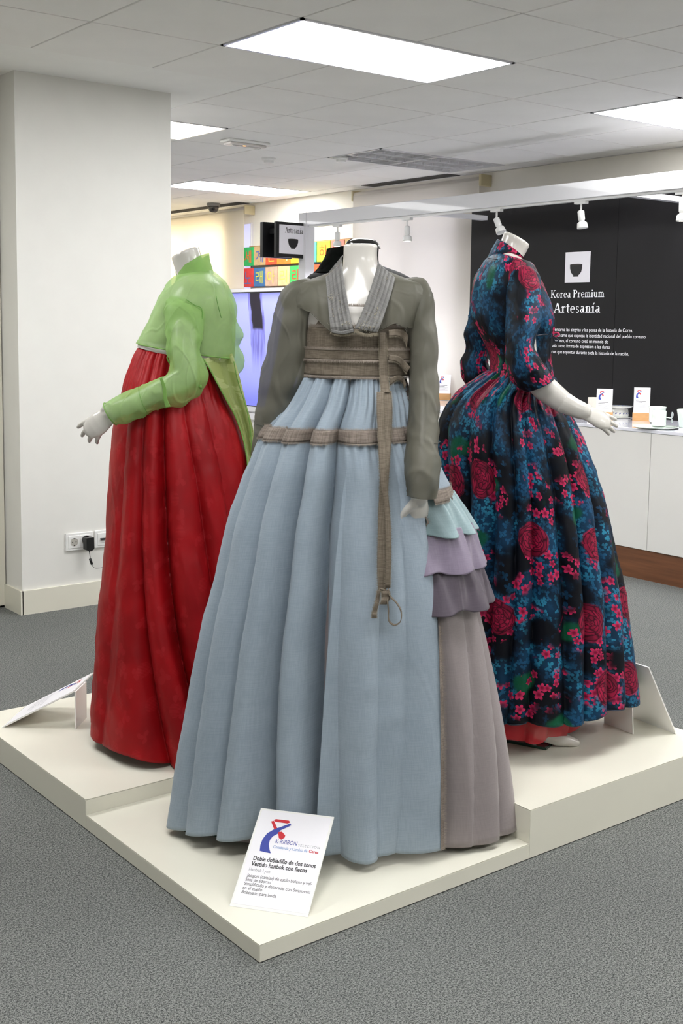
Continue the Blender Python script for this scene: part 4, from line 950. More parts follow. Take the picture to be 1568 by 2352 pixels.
# panel on the left reaching its free edge at the middle, lying over the right panel
eps = .012
hemw = lambda th: .985+.012*math.sin(3*th+.4)
o = over.mesh('upper_tier', M_blue, tA, 34, 420, arcf=lambda t: (-math.pi, th_edge(t)), t1=TTR+.004, thick=.0015, off=.010)
o = over.mesh('left_skirt_panel', M_blue, tA, 110, 420, arcf=lambda t: (-math.pi, th_edge(t)), t0=TTR-.004, offf=lambda T, t: .010+g2(T, t)+.018*np.clip((t-.3)/.7, 0, 1)*np.exp(-((T-.12)/.10)**2)-.026*t**5*np.exp(-((T+.36)/.24)**2), tend=hemw, thick=.0015, wr=.0035, wsc=7)
right = Surf(AR(0, 0, -.004), D); right.pw = 2.4; right.amp = lambda t: .006+.014*t
right.valleys([(610, 440), (700, 560), (820, 800), (893, 905), (928, 1018), (985, 1100)], 1000, 1900, back=8); right.gather = (58, .004, 0, TTR)
o = right.mesh('right_skirt_panel', M_blue, tA, 120, 150, arcf=lambda t: (th_edge(t)-.35, th_fr(t)), offf=lambda T, t: g2(T, t), tend=lambda th: .988, thick=.0015, wr=.004, wsc=7)
o = over.mesh('back_skirt_panel', M_blue, tA, 40, 160, arcf=lambda t: (math.pi*.72, math.pi*1.02), off=.0, thick=.0015)
# frayed taupe band between the tiers
bandt = (over.t_of(976), over.t_of(1003))
o = over.mesh('trim_band', M_trim, tA, 5, 420, arcf=lambda t: (-math.pi, th_edge(t)), t0=bandt[0], t1=bandt[1], off=.021, thick=.0015)
o2 = right.mesh('trim_band', M_trim, tA, 5, 60, arcf=lambda t: (th_edge(t)-.1, th_fr(t)+.04), t0=bandt[0], t1=bandt[1], off=.008, thick=.0015)
def edge_pts(s, th0, th1, t, off, n=300): T = np.linspace(th0, th1, n); return s.pos(T, T*0+t, off)
for tt, dz in ((bandt[0], 1), (bandt[1], -1)):
    fray('fringe', edge_pts(over, -2.2, th_edge(tt), tt, .022, 700), (0, 0, dz), M_frayl, o, .006, 3)
    fray('fringe', edge_pts(right, th_edge(tt), th_fr(tt), tt, .009, 120), (0, 0, dz), M_frayl, o2, .006, 3)
# free edge of the right panel: narrow frayed band with dark line
rt = np.linspace(over.t_of(880), .988, 260)
def redge(w0, w1, off, name, m):
    vs = []; uv = []
    for t in rt:
        T = th_fr(t); a = right.pos(np.array([T-w0, T-w1]), np.array([t, t]), off+float(g2(np.array([T]), np.array([t]))[0])); vs += [a[0], a[1]]; uv += [(0, t*1.9), (.02, t*1.9)]
    return mk(name, vs, [(2*i, 2*i+1, 2*i+3, 2*i+2) for i in range(len(rt)-1)], m, tA, True, uv)
eb = redge(.024, -.012, .0045, 'edge_trim', M_trim)
ep = np.array([right.pos(np.array([th_fr(t)+.008]), np.array([t]), .003)[0] for t in rt])
fray('fringe', ep, RH-FH*.3, M_frayl, eb, .010, 6, jit=.3)
fray('fringe', ep-RH*.008-FH*.001, -RH, M_fray, eb, .004, 3, jit=.3)
# dark frayed strip that runs down inside the overlapping fold at the middle
mid = np.array([over.pos(np.array([th_edge(t)]), np.array([t]), .004)[0] for t in np.linspace(over.t_of(1430), over.t_of(1760), 120)])
es = MB().tube(mid+RH*.004, .0022, 6).build('edge_trim', M_brown, tA, True); fray('fringe', mid+RH*.005, RH, M_fray, es, .006, 4)
# ruffles on the right
def ruffle(name, m, y0, y1, x0, flare, nv, lab=None, inner=1003, drop=6, seed=0):
    P0 = under.px_row(y0); rr = []
    for k, f in enumerate((0, .35, .7, 1.)):
        y = y0+(y1-y0)*f; l, r, rf, dd = under.px_row(y); e = x0+(flare-x0)*(f**.8)
        rr.append((l, y, e, y-2*f, rf+.012+.035*f, .16))
    s = Surf(rr, D); th0 = s.theta(inner-25, y0+4); th1 = math.pi*.72
    def wave(T, t): return .004-.050*np.clip(1-(T-th0)/.30, 0, 1)+.0135*(t**1.1)*np.sin(nv*T+1.3*np.sin(2.1*T+seed)+seed)+.004*np.sin(34*T+seed*2)*(1-t)+.003*np.sin(61*T)*(1-t)
    o = s.mesh(name, m, tA, 26, 260, arc=(th0, th1), offf=wave, thick=.0015, tend=lambda th: .97+.05*math.sin(nv*th+1+seed)); 
    if lab: o['label'] = lab
    return s
ruffle('ruffle', M_plum, 1276, 1382, 1094, 1124, 17, 'dark plum ruffle, lowest', seed=1.1, inner=994)
ruffle('ruffle', M_lilac, 1196, 1296, 1078, 1106, 19, 'lilac ruffle, middle', seed=2.3, inner=990)
ruffle('ruffle', M_blue2, 1128, 1216, 1036, 1086, 21, 'pale teal ruffle, uppermost', seed=.4, inner=976)
# short blue upper layer and taupe band above the ruffles
us = Surf([(560, 985, 985, 985, .17, .14), (540, 1060, 1004, 1060, .20, .15), (520, 1122, 1034, 1122, .232, .16)], D)
us.mesh('underskirt_yoke', M_blue, tA, 12, 120, arc=(.86, math.pi*.8), thick=.0015, off=.004)
ub = Surf([(540, 1112, 1030, 1112, .232, .16), (540, 1138, 1038, 1138, .240, .165)], D)
o = ub.mesh('trim_band', M_trim, tA, 4, 120, arc=(.90, math.pi*.7), off=.006, thick=.0015)
for t_, dz in ((0, 1), (1, -1)): fray('fringe', edge_pts(ub, .90, 2.2, t_, .007, 200), (0, 0, dz), M_frayl, o, .006, 4)
# chest bands
bb = Surf([(705, 700, 935, 705, .118, .11), (708, 735, 932, 738, .122, .11), (705, 775, 934, 778, .127, .11), (703, 815, 937, 818, .124, .11), (699, 866, 934, 870, .126, .11)], D)
cloths = [('chest_band', 752, 806, .006), ('chest_band', 803, 824, .012), ('chest_band', 822, 860, .006), ('chest_band', 706, 758, .001)]
for nm, ya, yb_, of in cloths:
    ta, tb_ = bb.t_of(ya), bb.t_of(yb_); o = bb.mesh(nm, M_brown, tA, 8, 140, t0=ta, t1=tb_, off=of, thick=.002, wr=.003, wsc=14, cut=lambda x, y, th: math.cos(th) > 0 and 772 < x < 856 and y < 750)
    for t_, dz in ((ta, 1), (tb_, -1)):
        if ya != 706 or dz > 0: fray('fringe', edge_pts(bb, -1.75, 1.75, t_, of+.003, 320), (0, 0, dz), M_frayl, o, .008, 7)
# jacket: sheer bolero, open at the neck and cut away in a curve under the chest
jk = Surf([(765, 624, 890, 624, .068, .068), (722, 640, 930, 640, .082, .085), (668, 656, 978, 656, .095, .10), (650, 690, 992, 690, .118, .11), (668, 730, 974, 730, .135, .12), (690, 790, 950, 790, .145, .125)], D)
hemx = [640, 690, 715, 738, 762, 800, 840, 872, 905, 930, 1000]; hemy = [720, 708, 718, 742, 763, 769, 766, 757, 742, 752, 760]
def cutA(x, y, th):
    if math.cos(th) < 0: return y > 790
    if y > np.interp(x, hemx, hemy): return True
    vy = (y-600)/160; return 0 < vy < 1 and (774+vy*24) < x < (878-vy*52)
jo = jk.mesh('jacket', M_grey, tA, 90, 320, cut=cutA, off=.004, wr=.006, wsc=9)
seam('hem_edge', [(700, 713), (715, 719), (738, 743), (762, 764)], lambda x, y, o: jk.front(x, y, o+.008), M_grey, jo, .0012)
seam('hem_edge', [(862, 764), (880, 755), (905, 743), (925, 748), (936, 762)], lambda x, y, o: jk.front(x, y, o+.008), M_grey, jo, .0012)
# sleeves
sl = Surf([(712, 642, 716, 742, .065, .07, 0), (682, 640, 712, 772, .068, .07, 0), (652, 656, 709, 800, .070, .07, 0), (632, 700, 708, 830, .070, .07, 0), (626, 745, 708, 862, .068, .07, .005), (614, 810, 704, 890, .066, .07, .01), (600, 880, 696, 915, .062, .065, .02), (590, 950, 676, 962, .056, .06, .03), (584, 1010, 655, 1018, .050, .05, .04), (578, 1046, 646, 1050, .048, .05, .04)], D)
s1 = sl.mesh('sleeve', M_grey, tA, 110, 110, off=.002, wr=.014, wsc=7)
sr = Surf([(922, 742, 918, 642, .065, .07, 0), (928, 782, 958, 641, .068, .07, 0), (932, 808, 984, 655, .070, .07, -.01), (935, 840, 996, 696, .068, .068, -.02), (937, 868, 1000, 760, .064, .064, -.04), (938, 905, 1003, 840, .060, .060, -.06), (938, 950, 1006, 920, .056, .056, -.09), (938, 1005, 1007, 995, .052, .052, -.13), (937, 1072, 1005, 1070, .048, .048, -.18), (936, 1139, 998, 1143, .042, .042, -.195)], D)
s2 = sr.mesh('sleeve', M_grey, tA, 120, 110, off=.002, wr=.011, wsc=7)
def sleeve_seam(s, t, parent):
    T = np.linspace(-1.35, 1.35, 40); P_ = s.pos(T, T*0+t, .004); MB().tube(P_, .0010, 5).build('sleeve_seam', M_seam, parent, True)
sleeve_seam(sl, .80, s1); sleeve_seam(sr, .74, s2); sleeve_seam(sr, .995, s2)
# pleated collar bands with crystals
jf = lambda x, y, o: jk.front(x, max(y, 627), .006+o) if y > 627 else jk.front(x, 627, .006+o)+(PX(x, y, D)-PX(x, 627, D))
def cf(x, y, o):
    k = np.clip((y-600)/150, 0, 1); d = D-(.056+.104*k)-.012*np.clip(1-abs(x-826)/110, 0, 1)+.03*np.clip((abs(x-826)-50)/60, 0, 1)*(1-k)-o; return PX(x, y, d)
pleat = lambda f, v: .0035*abs(math.sin(f*math.pi*5))+.002
cl = strip('collar_band', [(748, 636), (751, 670), (754, 705), (757, 735), (760, 760)], [(784, 603), (789, 640), (795, 680), (803, 722), (811, 757)], cf, M_greyp, tA, 60, 40, pleat)
cr = strip('collar_band', [(868, 603), (858, 640), (845, 680), (830, 720), (814, 755)], [(907, 638), (899, 670), (888, 705), (876, 740), (866, 763)], cf, M_greyp, tA, 60, 40, lambda f, v: pleat(f, v)+.004)
strip('collar_band', [(786, 606), (784, 590), (792, 583)], [(749, 637), (757, 622), (770, 612)], lambda x, y, o: PX(x, y, D-.045*np.clip((y-580)/30, 0, 1)-o), M_greyp, tA, 20, 10)
for pts, par in (([(760, 760), (785, 765), (811, 760)], cl), ([(814, 757), (840, 766), (866, 764)], cr)):
    q = np.array([cf(x, y, .006) for x, y in sample(pts, 60)]); fray('fringe', q, (0, 0, -1), M_fray, par, .009, 8, jit=.15)
fray('fringe', np.array([cf(x, y, .004) for x, y in sample([(748, 636), (766, 620), (784, 603)], 30)]), (0, 0, 1), M_fray, cl, .004, 4)
strip('collar_end_fold', [(760, 757), (785, 760), (811, 755)], [(761, 764), (786, 768), (812, 763)], lambda x, y, o: cf(x, y, .010), M_greyp, tA, 20, 4)
def crystals(name, spots, parent):
    mb = MB()
    for cx, cy, n, sx, sy in spots:
        for _ in range(n):
            x = cx+rng.normal()*sx; y = cy+rng.normal()*sy; c_ = Vector(cf(x, y, .009)); r = random.uniform(.0008, .0019)
            mb.add([c_+Vector(v)*r for v in ((1, 0, 0), (-1, 0, 0), (0, 1, 0), (0, -1, 0), (0, 0, 1), (0, 0, -1))], [(0, 2, 4), (2, 1, 4), (1, 3, 4), (3, 0, 4), (2, 0, 5), (1, 2, 5), (3, 1, 5), (0, 3, 5)])
    o = mb.build(name, M_crys, parent); o['kind'] = 'stuff'
crystals('crystal_beading', [(760, 683, 16, 4, 4), (796, 742, 16, 5, 3), (768, 725, 14, 9, 18), (782, 700, 8, 6, 18)], cl)
crystals('crystal_beading', [(885, 637, 22, 6, 5), (858, 677, 16, 7, 6), (860, 722, 34, 7, 5), (838, 752, 75, 13, 6), (848, 735, 20, 10, 14), (866, 700, 12, 6, 20)], cr)
# long hanging tie with a bow end, and side loops
def skf(x, y, o):
    if y < 865: return bb.front(x, max(y, 738), .016+o)
    return PX(x, y, float((over.front(x, min(y, 1890), 0)-CAM)@FH)-.024-o)
def tie(name, C, wpx, of=0., n=60, w=6):
    a = [(x-wd, y) for (x, y), wd in zip(C, wpx)]; b = [(x+wd, y) for (x, y), wd in zip(C, wpx)]
    o = strip(name, a, b, lambda x, y, oo: skf(x, y, of+oo), M_brown, tA, n, w, lambda f, v: .0012*math.sin(f*math.pi)+.0015*math.sin(v*17), .002)
    for side, dr in ((a, -RH), (b, RH)):
        P_ = np.array([skf(x, y, of+.001) for x, y in sample(side, n*2)]); fray('fringe', P_, dr, M_fray, o, .0038, 4, rad=.00025)
    return o
tie('tie_ribbon', [(878, 764), (879, 800), (881, 850), (884, 895), (886, 902)], [7, 8, 9, 9, 8], .006)
tie('tie_ribbon', [(888, 898), (890, 950), (886, 1020), (882, 1100), (878, 1200), (876, 1300), (877, 1360)], [10, 10, 11, 10, 10, 10, 9], .0)
tie('tie_ribbon', [(873, 900), (874, 960), (878, 1050), (880, 1100), (889, 1180), (892, 1260), (890, 1350)], [8, 8, 8, 7, 6, 6, 6], .008)
tie('tie_ribbon', [(874, 1352), (884, 1358), (886, 1372), (880, 1388)], [2, 8, 9, 7], .014, 24)
tie('tie_ribbon', [(870, 1355), (866, 1380), (860, 1405), (859, 1420)], [3, 4, 5, 5], .004, 24)
def loop(C, rad, of, nm='bow_loop'):
    q = sample(C, 40); vs = []; fs = []; W_ = .006
    for i, (x, y) in enumerate(q):
        ph = i/39*2*math.pi; c_ = skf(x, y, of+.010*math.sin(ph/2)); vs += [c_-FH*W_-RH*.001, c_+FH*W_+RH*.001]
    for i in range(39): fs.append((2*i, 2*i+1, 2*i+3, 2*i+2))
    o = mk(nm, vs, fs, M_brown, tA, True, [(0, i*.003) if i % 2 else (.02, i*.003) for i in range(len(vs))]); md = o.modifiers.new('cloth', 'SOLIDIFY'); md.thickness = .002
    fray('fringe', np.array([vs[2*i] for i in range(40)]), -FH, M_fray, o, .004, 4)
loop([(888, 1375), (891, 1400), (892, 1425), (905, 1436), (920, 1428), (922, 1405), (912, 1385), (896, 1368), (892, 1352)], .006, .012)
def side_flap(A_, B_, of=.02):
    o = strip('tie_end', A_, B_, lambda x, y, oo: bb.front(min(x, 925), y, .012)+(PX(x, y, D)-PX(min(x, 925), y, D))-FH*(of), M_brown, tA, 24, 4)
    fray('fringe', np.array([bb.front(min(x, 925), y, .012)+(PX(x, y, D)-PX(min(x, 925), y, D))-FH*of for x, y in sample(B_, 50)]), (0, 0, -1), M_fray, o, .005, 4)
side_flap([(892, 758), (912, 756), (930, 762), (936, 772)], [(892, 772), (912, 772), (928, 782), (933, 795)])
side_flap([(893, 815), (915, 818), (930, 830), (941, 843)], [(892, 826), (912, 832), (923, 846), (933, 856)])
side_flap([(895, 868), (912, 862), (925, 866), (932, 880)], [(895, 884), (912, 872), (923, 878), (930, 890)], .01)
# glass foot plate under the dress
def glass(cx, cy, z, r, rot, parent):
    m = MB(); T0 = Matrix.Translation((cx, cy, z))@Matrix.Rotation(rot, 4, 'Z')
    o = m.box((-r, -r, 0), (r, r, .008), T0).build('glass_base', M_glasse, parent)
    MB().box((-r+.001, -r+.001, .0081), (r-.001, r-.001, .0086), T0).build('glass_top', M_glass, parent)
g = pz(545, 1942, ZB); cg = PX(800, 1850, D); glass(g[0]+.165, g[1]+.12, ZB+.0005, .17, .62, tA)

# ------------------------------------------------------------ B : green jacket and red skirt (left block)
D = 3.9; ZB = .0903; base = PX(400, 1720, D)
tB = thing('dressed_mannequin', (base[0], base[1], ZB), 'headless mannequin in sheer green jacket and long red skirt, seen from behind on the left', 'mannequin')
rB = [(393, 591, 456, 564, .052, .052), (400, 614, 464, 594, .05, .05), (408, 640, 478, 622, .06, .06), (388, 664, 512, 650, .12, .13), (366, 700, 528, 690, .155, .16), (348, 745, 533, 735, .15, .16), (333, 790, 526, 785, .14, .14), (340, 850, 515, 845, .125, .13), (335, 920, 500, 920, .15, .14), (335, 1000, 510, 1000, .15, .14), (360, 1070, 500, 1070, .13, .13)]
tub = legs(((400, 395, 385), (480, 460, 440)), 1050, 1640, D, 0, 0)
for x in (385, 440):
    f0 = q3(x, 1640, D); tub.append(([f0, Vector((f0.x, f0.y, ZB+.06)), Vector((f0.x, f0.y, ZB+.03))-Vector(RH)*.08, Vector((f0.x, f0.y, ZB+.026))-Vector(RH)*.14], [.036, .038, .026, .018]))
tub += [([q3(425, 715, D-.10), q3(422, 790, D-.17), q3(428, 862, D-.20)], [.045, .040, .036]), ([q3(428, 866, D-.20), q3(340, 912, D-.22), q3(272, 942, D-.23)], [.036, .032, .025]),
        ([q3(495, 695, D+.12), q3(508, 790, D+.16), q3(515, 850, D+.18)], [.045, .038, .034]), ([q3(515, 850, D+.18), q3(450, 880, D+.17), q3(380, 900, D+.15)], [.036, .032, .024])]
bB, sB = body(D, rB, tub, tB, M_mann)
hm = MB(); W0 = q3(262, 945, D-.232); hand_mb(hm, W0, -RH*.76+FH*.06+np.array([0, 0, -.60]), FH*.85+np.array([0, 0, -.25]), np.array([0, 0, 1.])-RH*.3, .98, curl=(.26, .30, .34, .38), spread=.24, thumb_open=.0, start=q3(288, 935, D-.231), wr=.026)
remesh('hand', hm, M_mann, tB, .0024, 3)
hm = MB(); W1 = q3(372, 902, D+.15); hand_mb(hm, W1, q3(320, 925, D+.1)-W1, (0, 0, -1), -FH, .92, start=q3(390, 896, D+.152)); remesh('hand', hm, M_mann, tB, .003, 3)
skB = Surf([(317, 799, 500, 828, .150, .14), (306, 822, 508, 860, .175, .16), (290, 872, 520, 900, .215, .18), (275, 930, 540, 945, .245, .2), (264, 990, 560, 1000, .27, .22), (256, 1080, 585, 1085, .30, .24), (247, 1200, 605, 1200, .33, .26), (237, 1310, 622, 1310, .36, .28), (228, 1410, 632, 1410, .38, .29), (219, 1540, 640, 1540, .40, .30), (211, 1668, 640, 1668, .42, .30)], D)
skB.pw = 2.6; skB.amp = lambda t: .010+.028*np.clip(t/.5, 0, 1); skB.gather = (60, .0028, 0, .16)
skB.valleys([(270, 226, .4), (318, 262, .35), (352, 425, 1.3, -.16), (398, 520, 2.0, -.25), (450, 560, .9), (500, 600, .8), (550, 625, .6)], 960, 1660, back=7)
skB.mesh('skirt', M_red, tB, 130, 420, thick=.0015, wr=.006, wsc=6, tend=lambda th: .985+.02*math.sin(2*th+.5)+.008*math.sin(5*th))
# white waist band of the mannequin bodice shows between skirt and jacket
wb = Surf([(322, 780, 510, 812, .135, .14), (318, 796, 505, 836, .145, .145)], D); wb.mesh('bodice_band', mat('white_band', 'e0dcd8', .5), tB, 3, 80, arc=(-math.pi*.9, .2), off=.001, thick=.0015)
# jacket
jB = Surf([(403, 634, 486, 622, .062, .062), (385, 657, 514, 648, .12, .13), (362, 700, 533, 690, .165, .165), (346, 738, 538, 732, .165, .17), (328, 774, 536, 790, .165, .16), (322, 789, 532, 822, .16, .155)], D)
jo = jB.mesh('jacket', M_green, tB, 110, 300, off=.006, wr=.010, wsc=7)
fold = MB().tube(jB.pos(np.linspace(-math.pi, math.pi, 90), np.full(90, 1.), .006), .0022, 6).build('jacket_hem', M_gcuff, jo, True)
seam('back_seam', [(484, 626), (492, 650), (498, 690), (508, 730)], lambda x, y, o: jB.front(x, y, .008), M_gseam, jo, .0011)
seam('shoulder_seam', [(374, 714), (385, 690), (402, 683), (425, 687), (445, 700), (463, 710), (463, 750), (462, 790)], lambda x, y, o: jB.front(x, y, .012), M_gseam, jo, .0011)
cB = Surf([(445, 585, 476, 583, .058, .06), (425, 606, 480, 598, .062, .065), (412, 626, 483, 610, .066, .07), (406, 643, 487, 628, .070, .07)], D)
cB = Surf([(404, 612, 478, 583, .056, .058), (405, 625, 480, 598, .058, .060), (406, 636, 484, 612, .060, .064), (404, 646, 489, 628, .066, .070)], D)
cut_c = lambda x, y, th: math.cos(th) > 0 and y < np.interp(x, [400, 410, 425, 445, 458, 470], [655, 625, 607, 595, 587, 560])
cB.mesh('collar', M_gcuff, tB, 40, 160, cut=cut_c, off=.003)
# near sleeve: upper arm falls to a soft elbow, forearm reaches left
sB1 = Surf([(424, 678, 436, 682, .008, .008, -.09), (398, 682, 452, 696, .035, .05, -.11), (384, 700, 463, 715, .065, .06, -.13), (382, 745, 461, 760, .07, .065, -.17), (386, 795, 455, 805, .07, .065, -.20), (394, 830, 464, 835, .07, .065, -.215), (394, 850, 473, 858, .068, .06, -.22), (388, 862, 468, 885, .066, .06, -.225), (378, 868, 446, 915, .062, .055, -.23), (371, 867, 415, 931, .058, .05, -.235), (365, 868, 385, 934, .055, .05, -.24), (345, 877, 364, 938, .053, .048, -.24), (300, 899, 325, 958, .050, .045, -.24), (262, 916, 290, 968, .047, .043, -.24), (240, 927, 267, 974, .045, .042, -.24)], D)
so = sB1.mesh('sleeve', M_green, tB, 220, 160, off=.002, wr=.012, wsc=9)
MB().tube(sB1.pos(np.linspace(-math.pi, math.pi, 60), np.full(60, 1.), .002), .0020, 6).build('cuff_edge', M_gcuff, so, True)
MB().tube(sB1.pos(np.linspace(-1.6, 1.6, 40), np.full(40, .80), .004), .0007, 5).build('sleeve_seam', M_gseam, so, True)
strip('elbow_fold', [(372, 866), (381, 890), (384, 915), (392, 934)], [(366, 868), (373, 892), (375, 916), (380, 936)], lambda x, y, o: PX(x, y, D-.305), M_gcuff, so, 30, 5, None)
MB().tube([PX(452, 884, D-.25), PX(460, 887, D-.26), PX(462, 893, D-.255)], [.004, .006, .003], 8, flat=(FH, .4)).build('tie_knot', M_gcuff, so, True)
MB().tube(sample([PX(388, 812, D-.2), PX(384, 822, D-.21), PX(389, 834, D-.2), PX(393, 838, D-.2)], 16), .0022, 6).build('tie_loop', M_gcuff, so, True)
# far sleeve bulging out beyond the back
sB2 = Surf([(490, 652, 500, 655, .01, .01, .12), (470, 668, 518, 669, .05, .05, .14), (480, 700, 536, 696, .06, .06, .16), (485, 735, 541, 725, .06, .06, .18), (490, 765, 555, 768, .06, .06, .19), (495, 795, 548, 795, .05, .05, .19), (500, 812, 556, 815, .05, .05, .19), (500, 840, 560, 835, .05, .05, .19), (480, 872, 548, 858, .05, .05, .18), (440, 880, 500, 900, .05, .05, .16), (390, 880, 420, 925, .045, .045, .14)], D)
sB2.mesh('sleeve', M_green, tB, 90, 70, wr=.012, wsc=9)
# long olive sash down the back
def sashp(x, y, o):
    l, r, rf, dd = skB.px_row(max(y, 830)); e = min(1, max(-1, (x-(l+r)/2)/((r-l)/2*1.0))); dlt = rf*math.sqrt(max(0, 1-e*e)) if abs(e) < 1 else 0
    return PX(x, y, D-max(dlt, .03)-.02-o)
strip('sash', [(466, 824), (482, 848), (500, 882), (522, 922), (541, 958), (556, 1000), (566, 1045), (572, 1104)], [(533, 812), (545, 848), (556, 890), (566, 930), (576, 965), (583, 1000), (584, 1050), (581, 1100)], sashp, M_sash, tB, 70, 20, lambda f, v: .010*math.sin(f*9)*v*.6+.004*math.sin(f*15+v*6), .0015)
seam('sash_edge', [(466, 824), (482, 848), (500, 882), (522, 922), (541, 958), (556, 1000), (566, 1045), (572, 1104)], lambda x, y, o: sashp(x, y, .003), M_gcuff, tB, .003, 0)
seam('sash_edge', [(537, 830), (545, 870), (562, 925), (572, 965), (577, 1010), (577, 1060)], lambda x, y, o: sashp(x, y, .008), M_gcuff, tB, .0018, 0)

# ------------------------------------------------------------ C : floral dress (right block)
D = 3.78; ZB = .1412; base = PX(1215, 1660, D)
tC = thing('dressed_mannequin', (base[0], base[1], ZB), 'headless mannequin in dark floral dress facing right, one white arm out', 'mannequin')
rC = [(1158, 530, 1216, 563, .052, .052), (1152, 548, 1208, 580, .05, .05), (1144, 572, 1198, 598, .058, .058), (1122, 604, 1212, 612, .12, .13), (1104, 645, 1232, 652, .155, .165), (1096, 700, 1254, 700, .155, .165), (1100, 742, 1262, 742, .14, .15), (1128, 790, 1256, 790, .115, .13), (1136, 835, 1256, 835, .108, .12), (1128, 880, 1272, 880, .12, .14), (1105, 960, 1275, 960, .15, .16), (1110, 1050, 1265, 1050, .15, .16), (1130, 1100, 1250, 1100, .13, .14)]
tub = legs(((1165, 1180, 1205), (1225, 1215, 1215)), 1080, 1610, D-.02, 0, 0)
fa = q3(1205, 1612, D-.03); ft = pz(1322, 1706, ZB+.012)
tub.append(([fa, Vector(PX(1208, 1645, D-.06)), Vector(pz(1240, 1680, ZB+.055)), Vector(pz(1280, 1696, ZB+.028)), Vector(ft)], [.036, .036, .030, .024, .014]))
f0 = q3(1190, 1610, D+.02); tub.append(([f0, f0+Vector((0, 0, -.05)), Vector((f0.x, f0.y, ZB+.03))+Vector(RH)*.07+Vector(FH)*.1], [.036, .034, .016]))
tub += [([q3(1198, 655, D-.11), q3(1199, 740, D-.18), q3(1206, 842, D-.22)], [.045, .038, .037]), ([q3(1206, 845, D-.22), q3(1252, 893, D-.23), q3(1290, 922, D-.235)], [.040, .0395, .034]),
        ([q3(1125, 660, D+.11), q3(1105, 750, D+.19), q3(1095, 830, D+.21)], [.045, .038, .034]), ([q3(1095, 832, D+.21), q3(1150, 900, D+.22), q3(1220, 930, D+.2)], [.038, .032, .026])]
bC, sC = body(D, rC, tub, tC, M_mann)
hm = MB(); W0 = q3(1338, 945, D-.245); a, b_ = capsule([q3(1291, 923, D-.235), q3(1315, 935, D-.24), W0], [.0335, .029, .0265]); hm.tube(a, b_, 24)
hand_mb(hm, W0, (q3(1398, 972, D-.25)-W0).normalized()+Vector(FH)*.45, FH*.8-RH*.25+np.array([0, 0, -.55]), np.array([0, 0, 1.])+FH*.2, .90, curl=(.02, .06, .10, .16), spread=.05, thumb_open=.28, wr=.026)
remesh('hand', hm, M_mann, tC, .0024, 3)
hm = MB(); W1 = q3(1228, 932, D+.2); hand_mb(hm, W1, q3(1270, 940, D+.2)-W1, (0, 0, -1), -FH, .92, start=q3(1210, 928, D+.2)); remesh('hand', hm, M_mann, tC, .003, 3)
skC = Surf([(1122, 850, 1276, 866, .115, .13), (1092, 868, 1284, 892, .15, .16), (1045, 902, 1298, 925, .20, .2), (1016, 945, 1320, 965, .24, .24), (1002, 1000, 1342, 1015, .27, .26), (1000, 1090, 1370, 1090, .29, .27), (996, 1160, 1390, 1160, .30, .28), (992, 1230, 1405, 1230, .31, .29), (985, 1350, 1432, 1350, .32, .30), (980, 1450, 1445, 1450, .33, .31), (978, 1530, 1455, 1530, .335, .31), (975, 1600, 1464, 1600, .34, .32)], D)
skC.pw = 2.4; skC.amp = lambda t: .010+.042*np.clip(t/.5, 0, 1)*(1-.35*t); skC.gather = (46, .006, 0, .2)
skC.valleys([(1022, 1000), (1060, 1030), (1110, 1085), (1152, 1130), (1178, 1172), (1222, 1262), (1262, 1300), (1298, 1366), (1322, 1410)], 960, 1590, back=8)
skC.mesh('skirt', M_flor, tC, 130, 420, thick=.0015, wr=.007, wsc=6, tend=lambda th: .985-.012*math.sin(2*th)+.008*math.sin(7*th), usc=.36)
q = skC.pos(np.linspace(-1.6, 1.6, 200), np.array([.985-.012*math.sin(2*a)+.008*math.sin(7*a) for a in np.linspace(-1.6, 1.6, 200)]), .0); MB().tube(q, .0018, 6).build('hem_edge', M_florh, tC, True)
pe = Surf([(1010, 1480, 1400, 1480, .26, .26), (1005, 1560, 1370, 1560, .27, .26), (1000, 1640, 1330, 1645, .28, .26)], D); pe.amp = lambda t: .02+0*t; pe.valleys([(1060, 1060), (1180, 1180), (1232, 1232), (1290, 1290)], 1500, 1630, back=7)
pe.mesh('petticoat', M_pett, tC, 30, 240, tend=lambda th: .97+.03*math.sin(9*th))
jC = Surf([(1136, 584, 1200, 600, .07, .07), (1118, 600, 1216, 608, .125, .13), (1098, 640, 1237, 648, .165, .17), (1090, 690, 1257, 692, .168, .175), (1093, 735, 1270, 738, .16, .165), (1112, 775, 1266, 778, .135, .14), (1130, 815, 1262, 820, .12, .13), (1130, 850, 1268, 862, .12, .13), (1118, 878, 1276, 885, .14, .15)], D)
jo = jC.mesh('bodice', M_flor, tC, 90, 260, off=.007, usc=.15, wr=.006, wsc=9, thick=.0012)
cC = Surf([(1143, 551, 1203, 596, .060, .060), (1138, 560, 1200, 598, .061, .061), (1130, 574, 1198, 600, .064, .064), (1121, 592, 1196, 604, .07, .07)], D); cC.mesh('collar', M_flor, tC, 30, 120, usc=.07, off=.002, thick=.002)
seam('collar_seam', [(1119, 593), (1145, 597), (1170, 600), (1196, 602)], lambda x, y, o: PX(x, y, D-.10), M_florh, tC, .001, 0)
sC1 = Surf([(1190, 604, 1204, 606, .01, .01, -.08), (1168, 610, 1226, 618, .04, .05, -.11), (1156, 635, 1240, 642, .075, .07, -.13), (1158, 690, 1246, 690, .08, .075, -.16), (1160, 745, 1240, 740, .082, .075, -.19), (1162, 800, 1224, 790, .08, .07, -.21), (1168, 845, 1232, 815, .078, .07, -.22), (1180, 872, 1246, 840, .075, .068, -.225), (1196, 888, 1258, 860, .072, .066, -.225), (1212, 897, 1265, 872, .068, .062, -.225)], D)
so = sC1.mesh('sleeve', M_flor, tC, 110, 110, usc=.085, off=.001, wr=.010, wsc=8, thick=.0012)
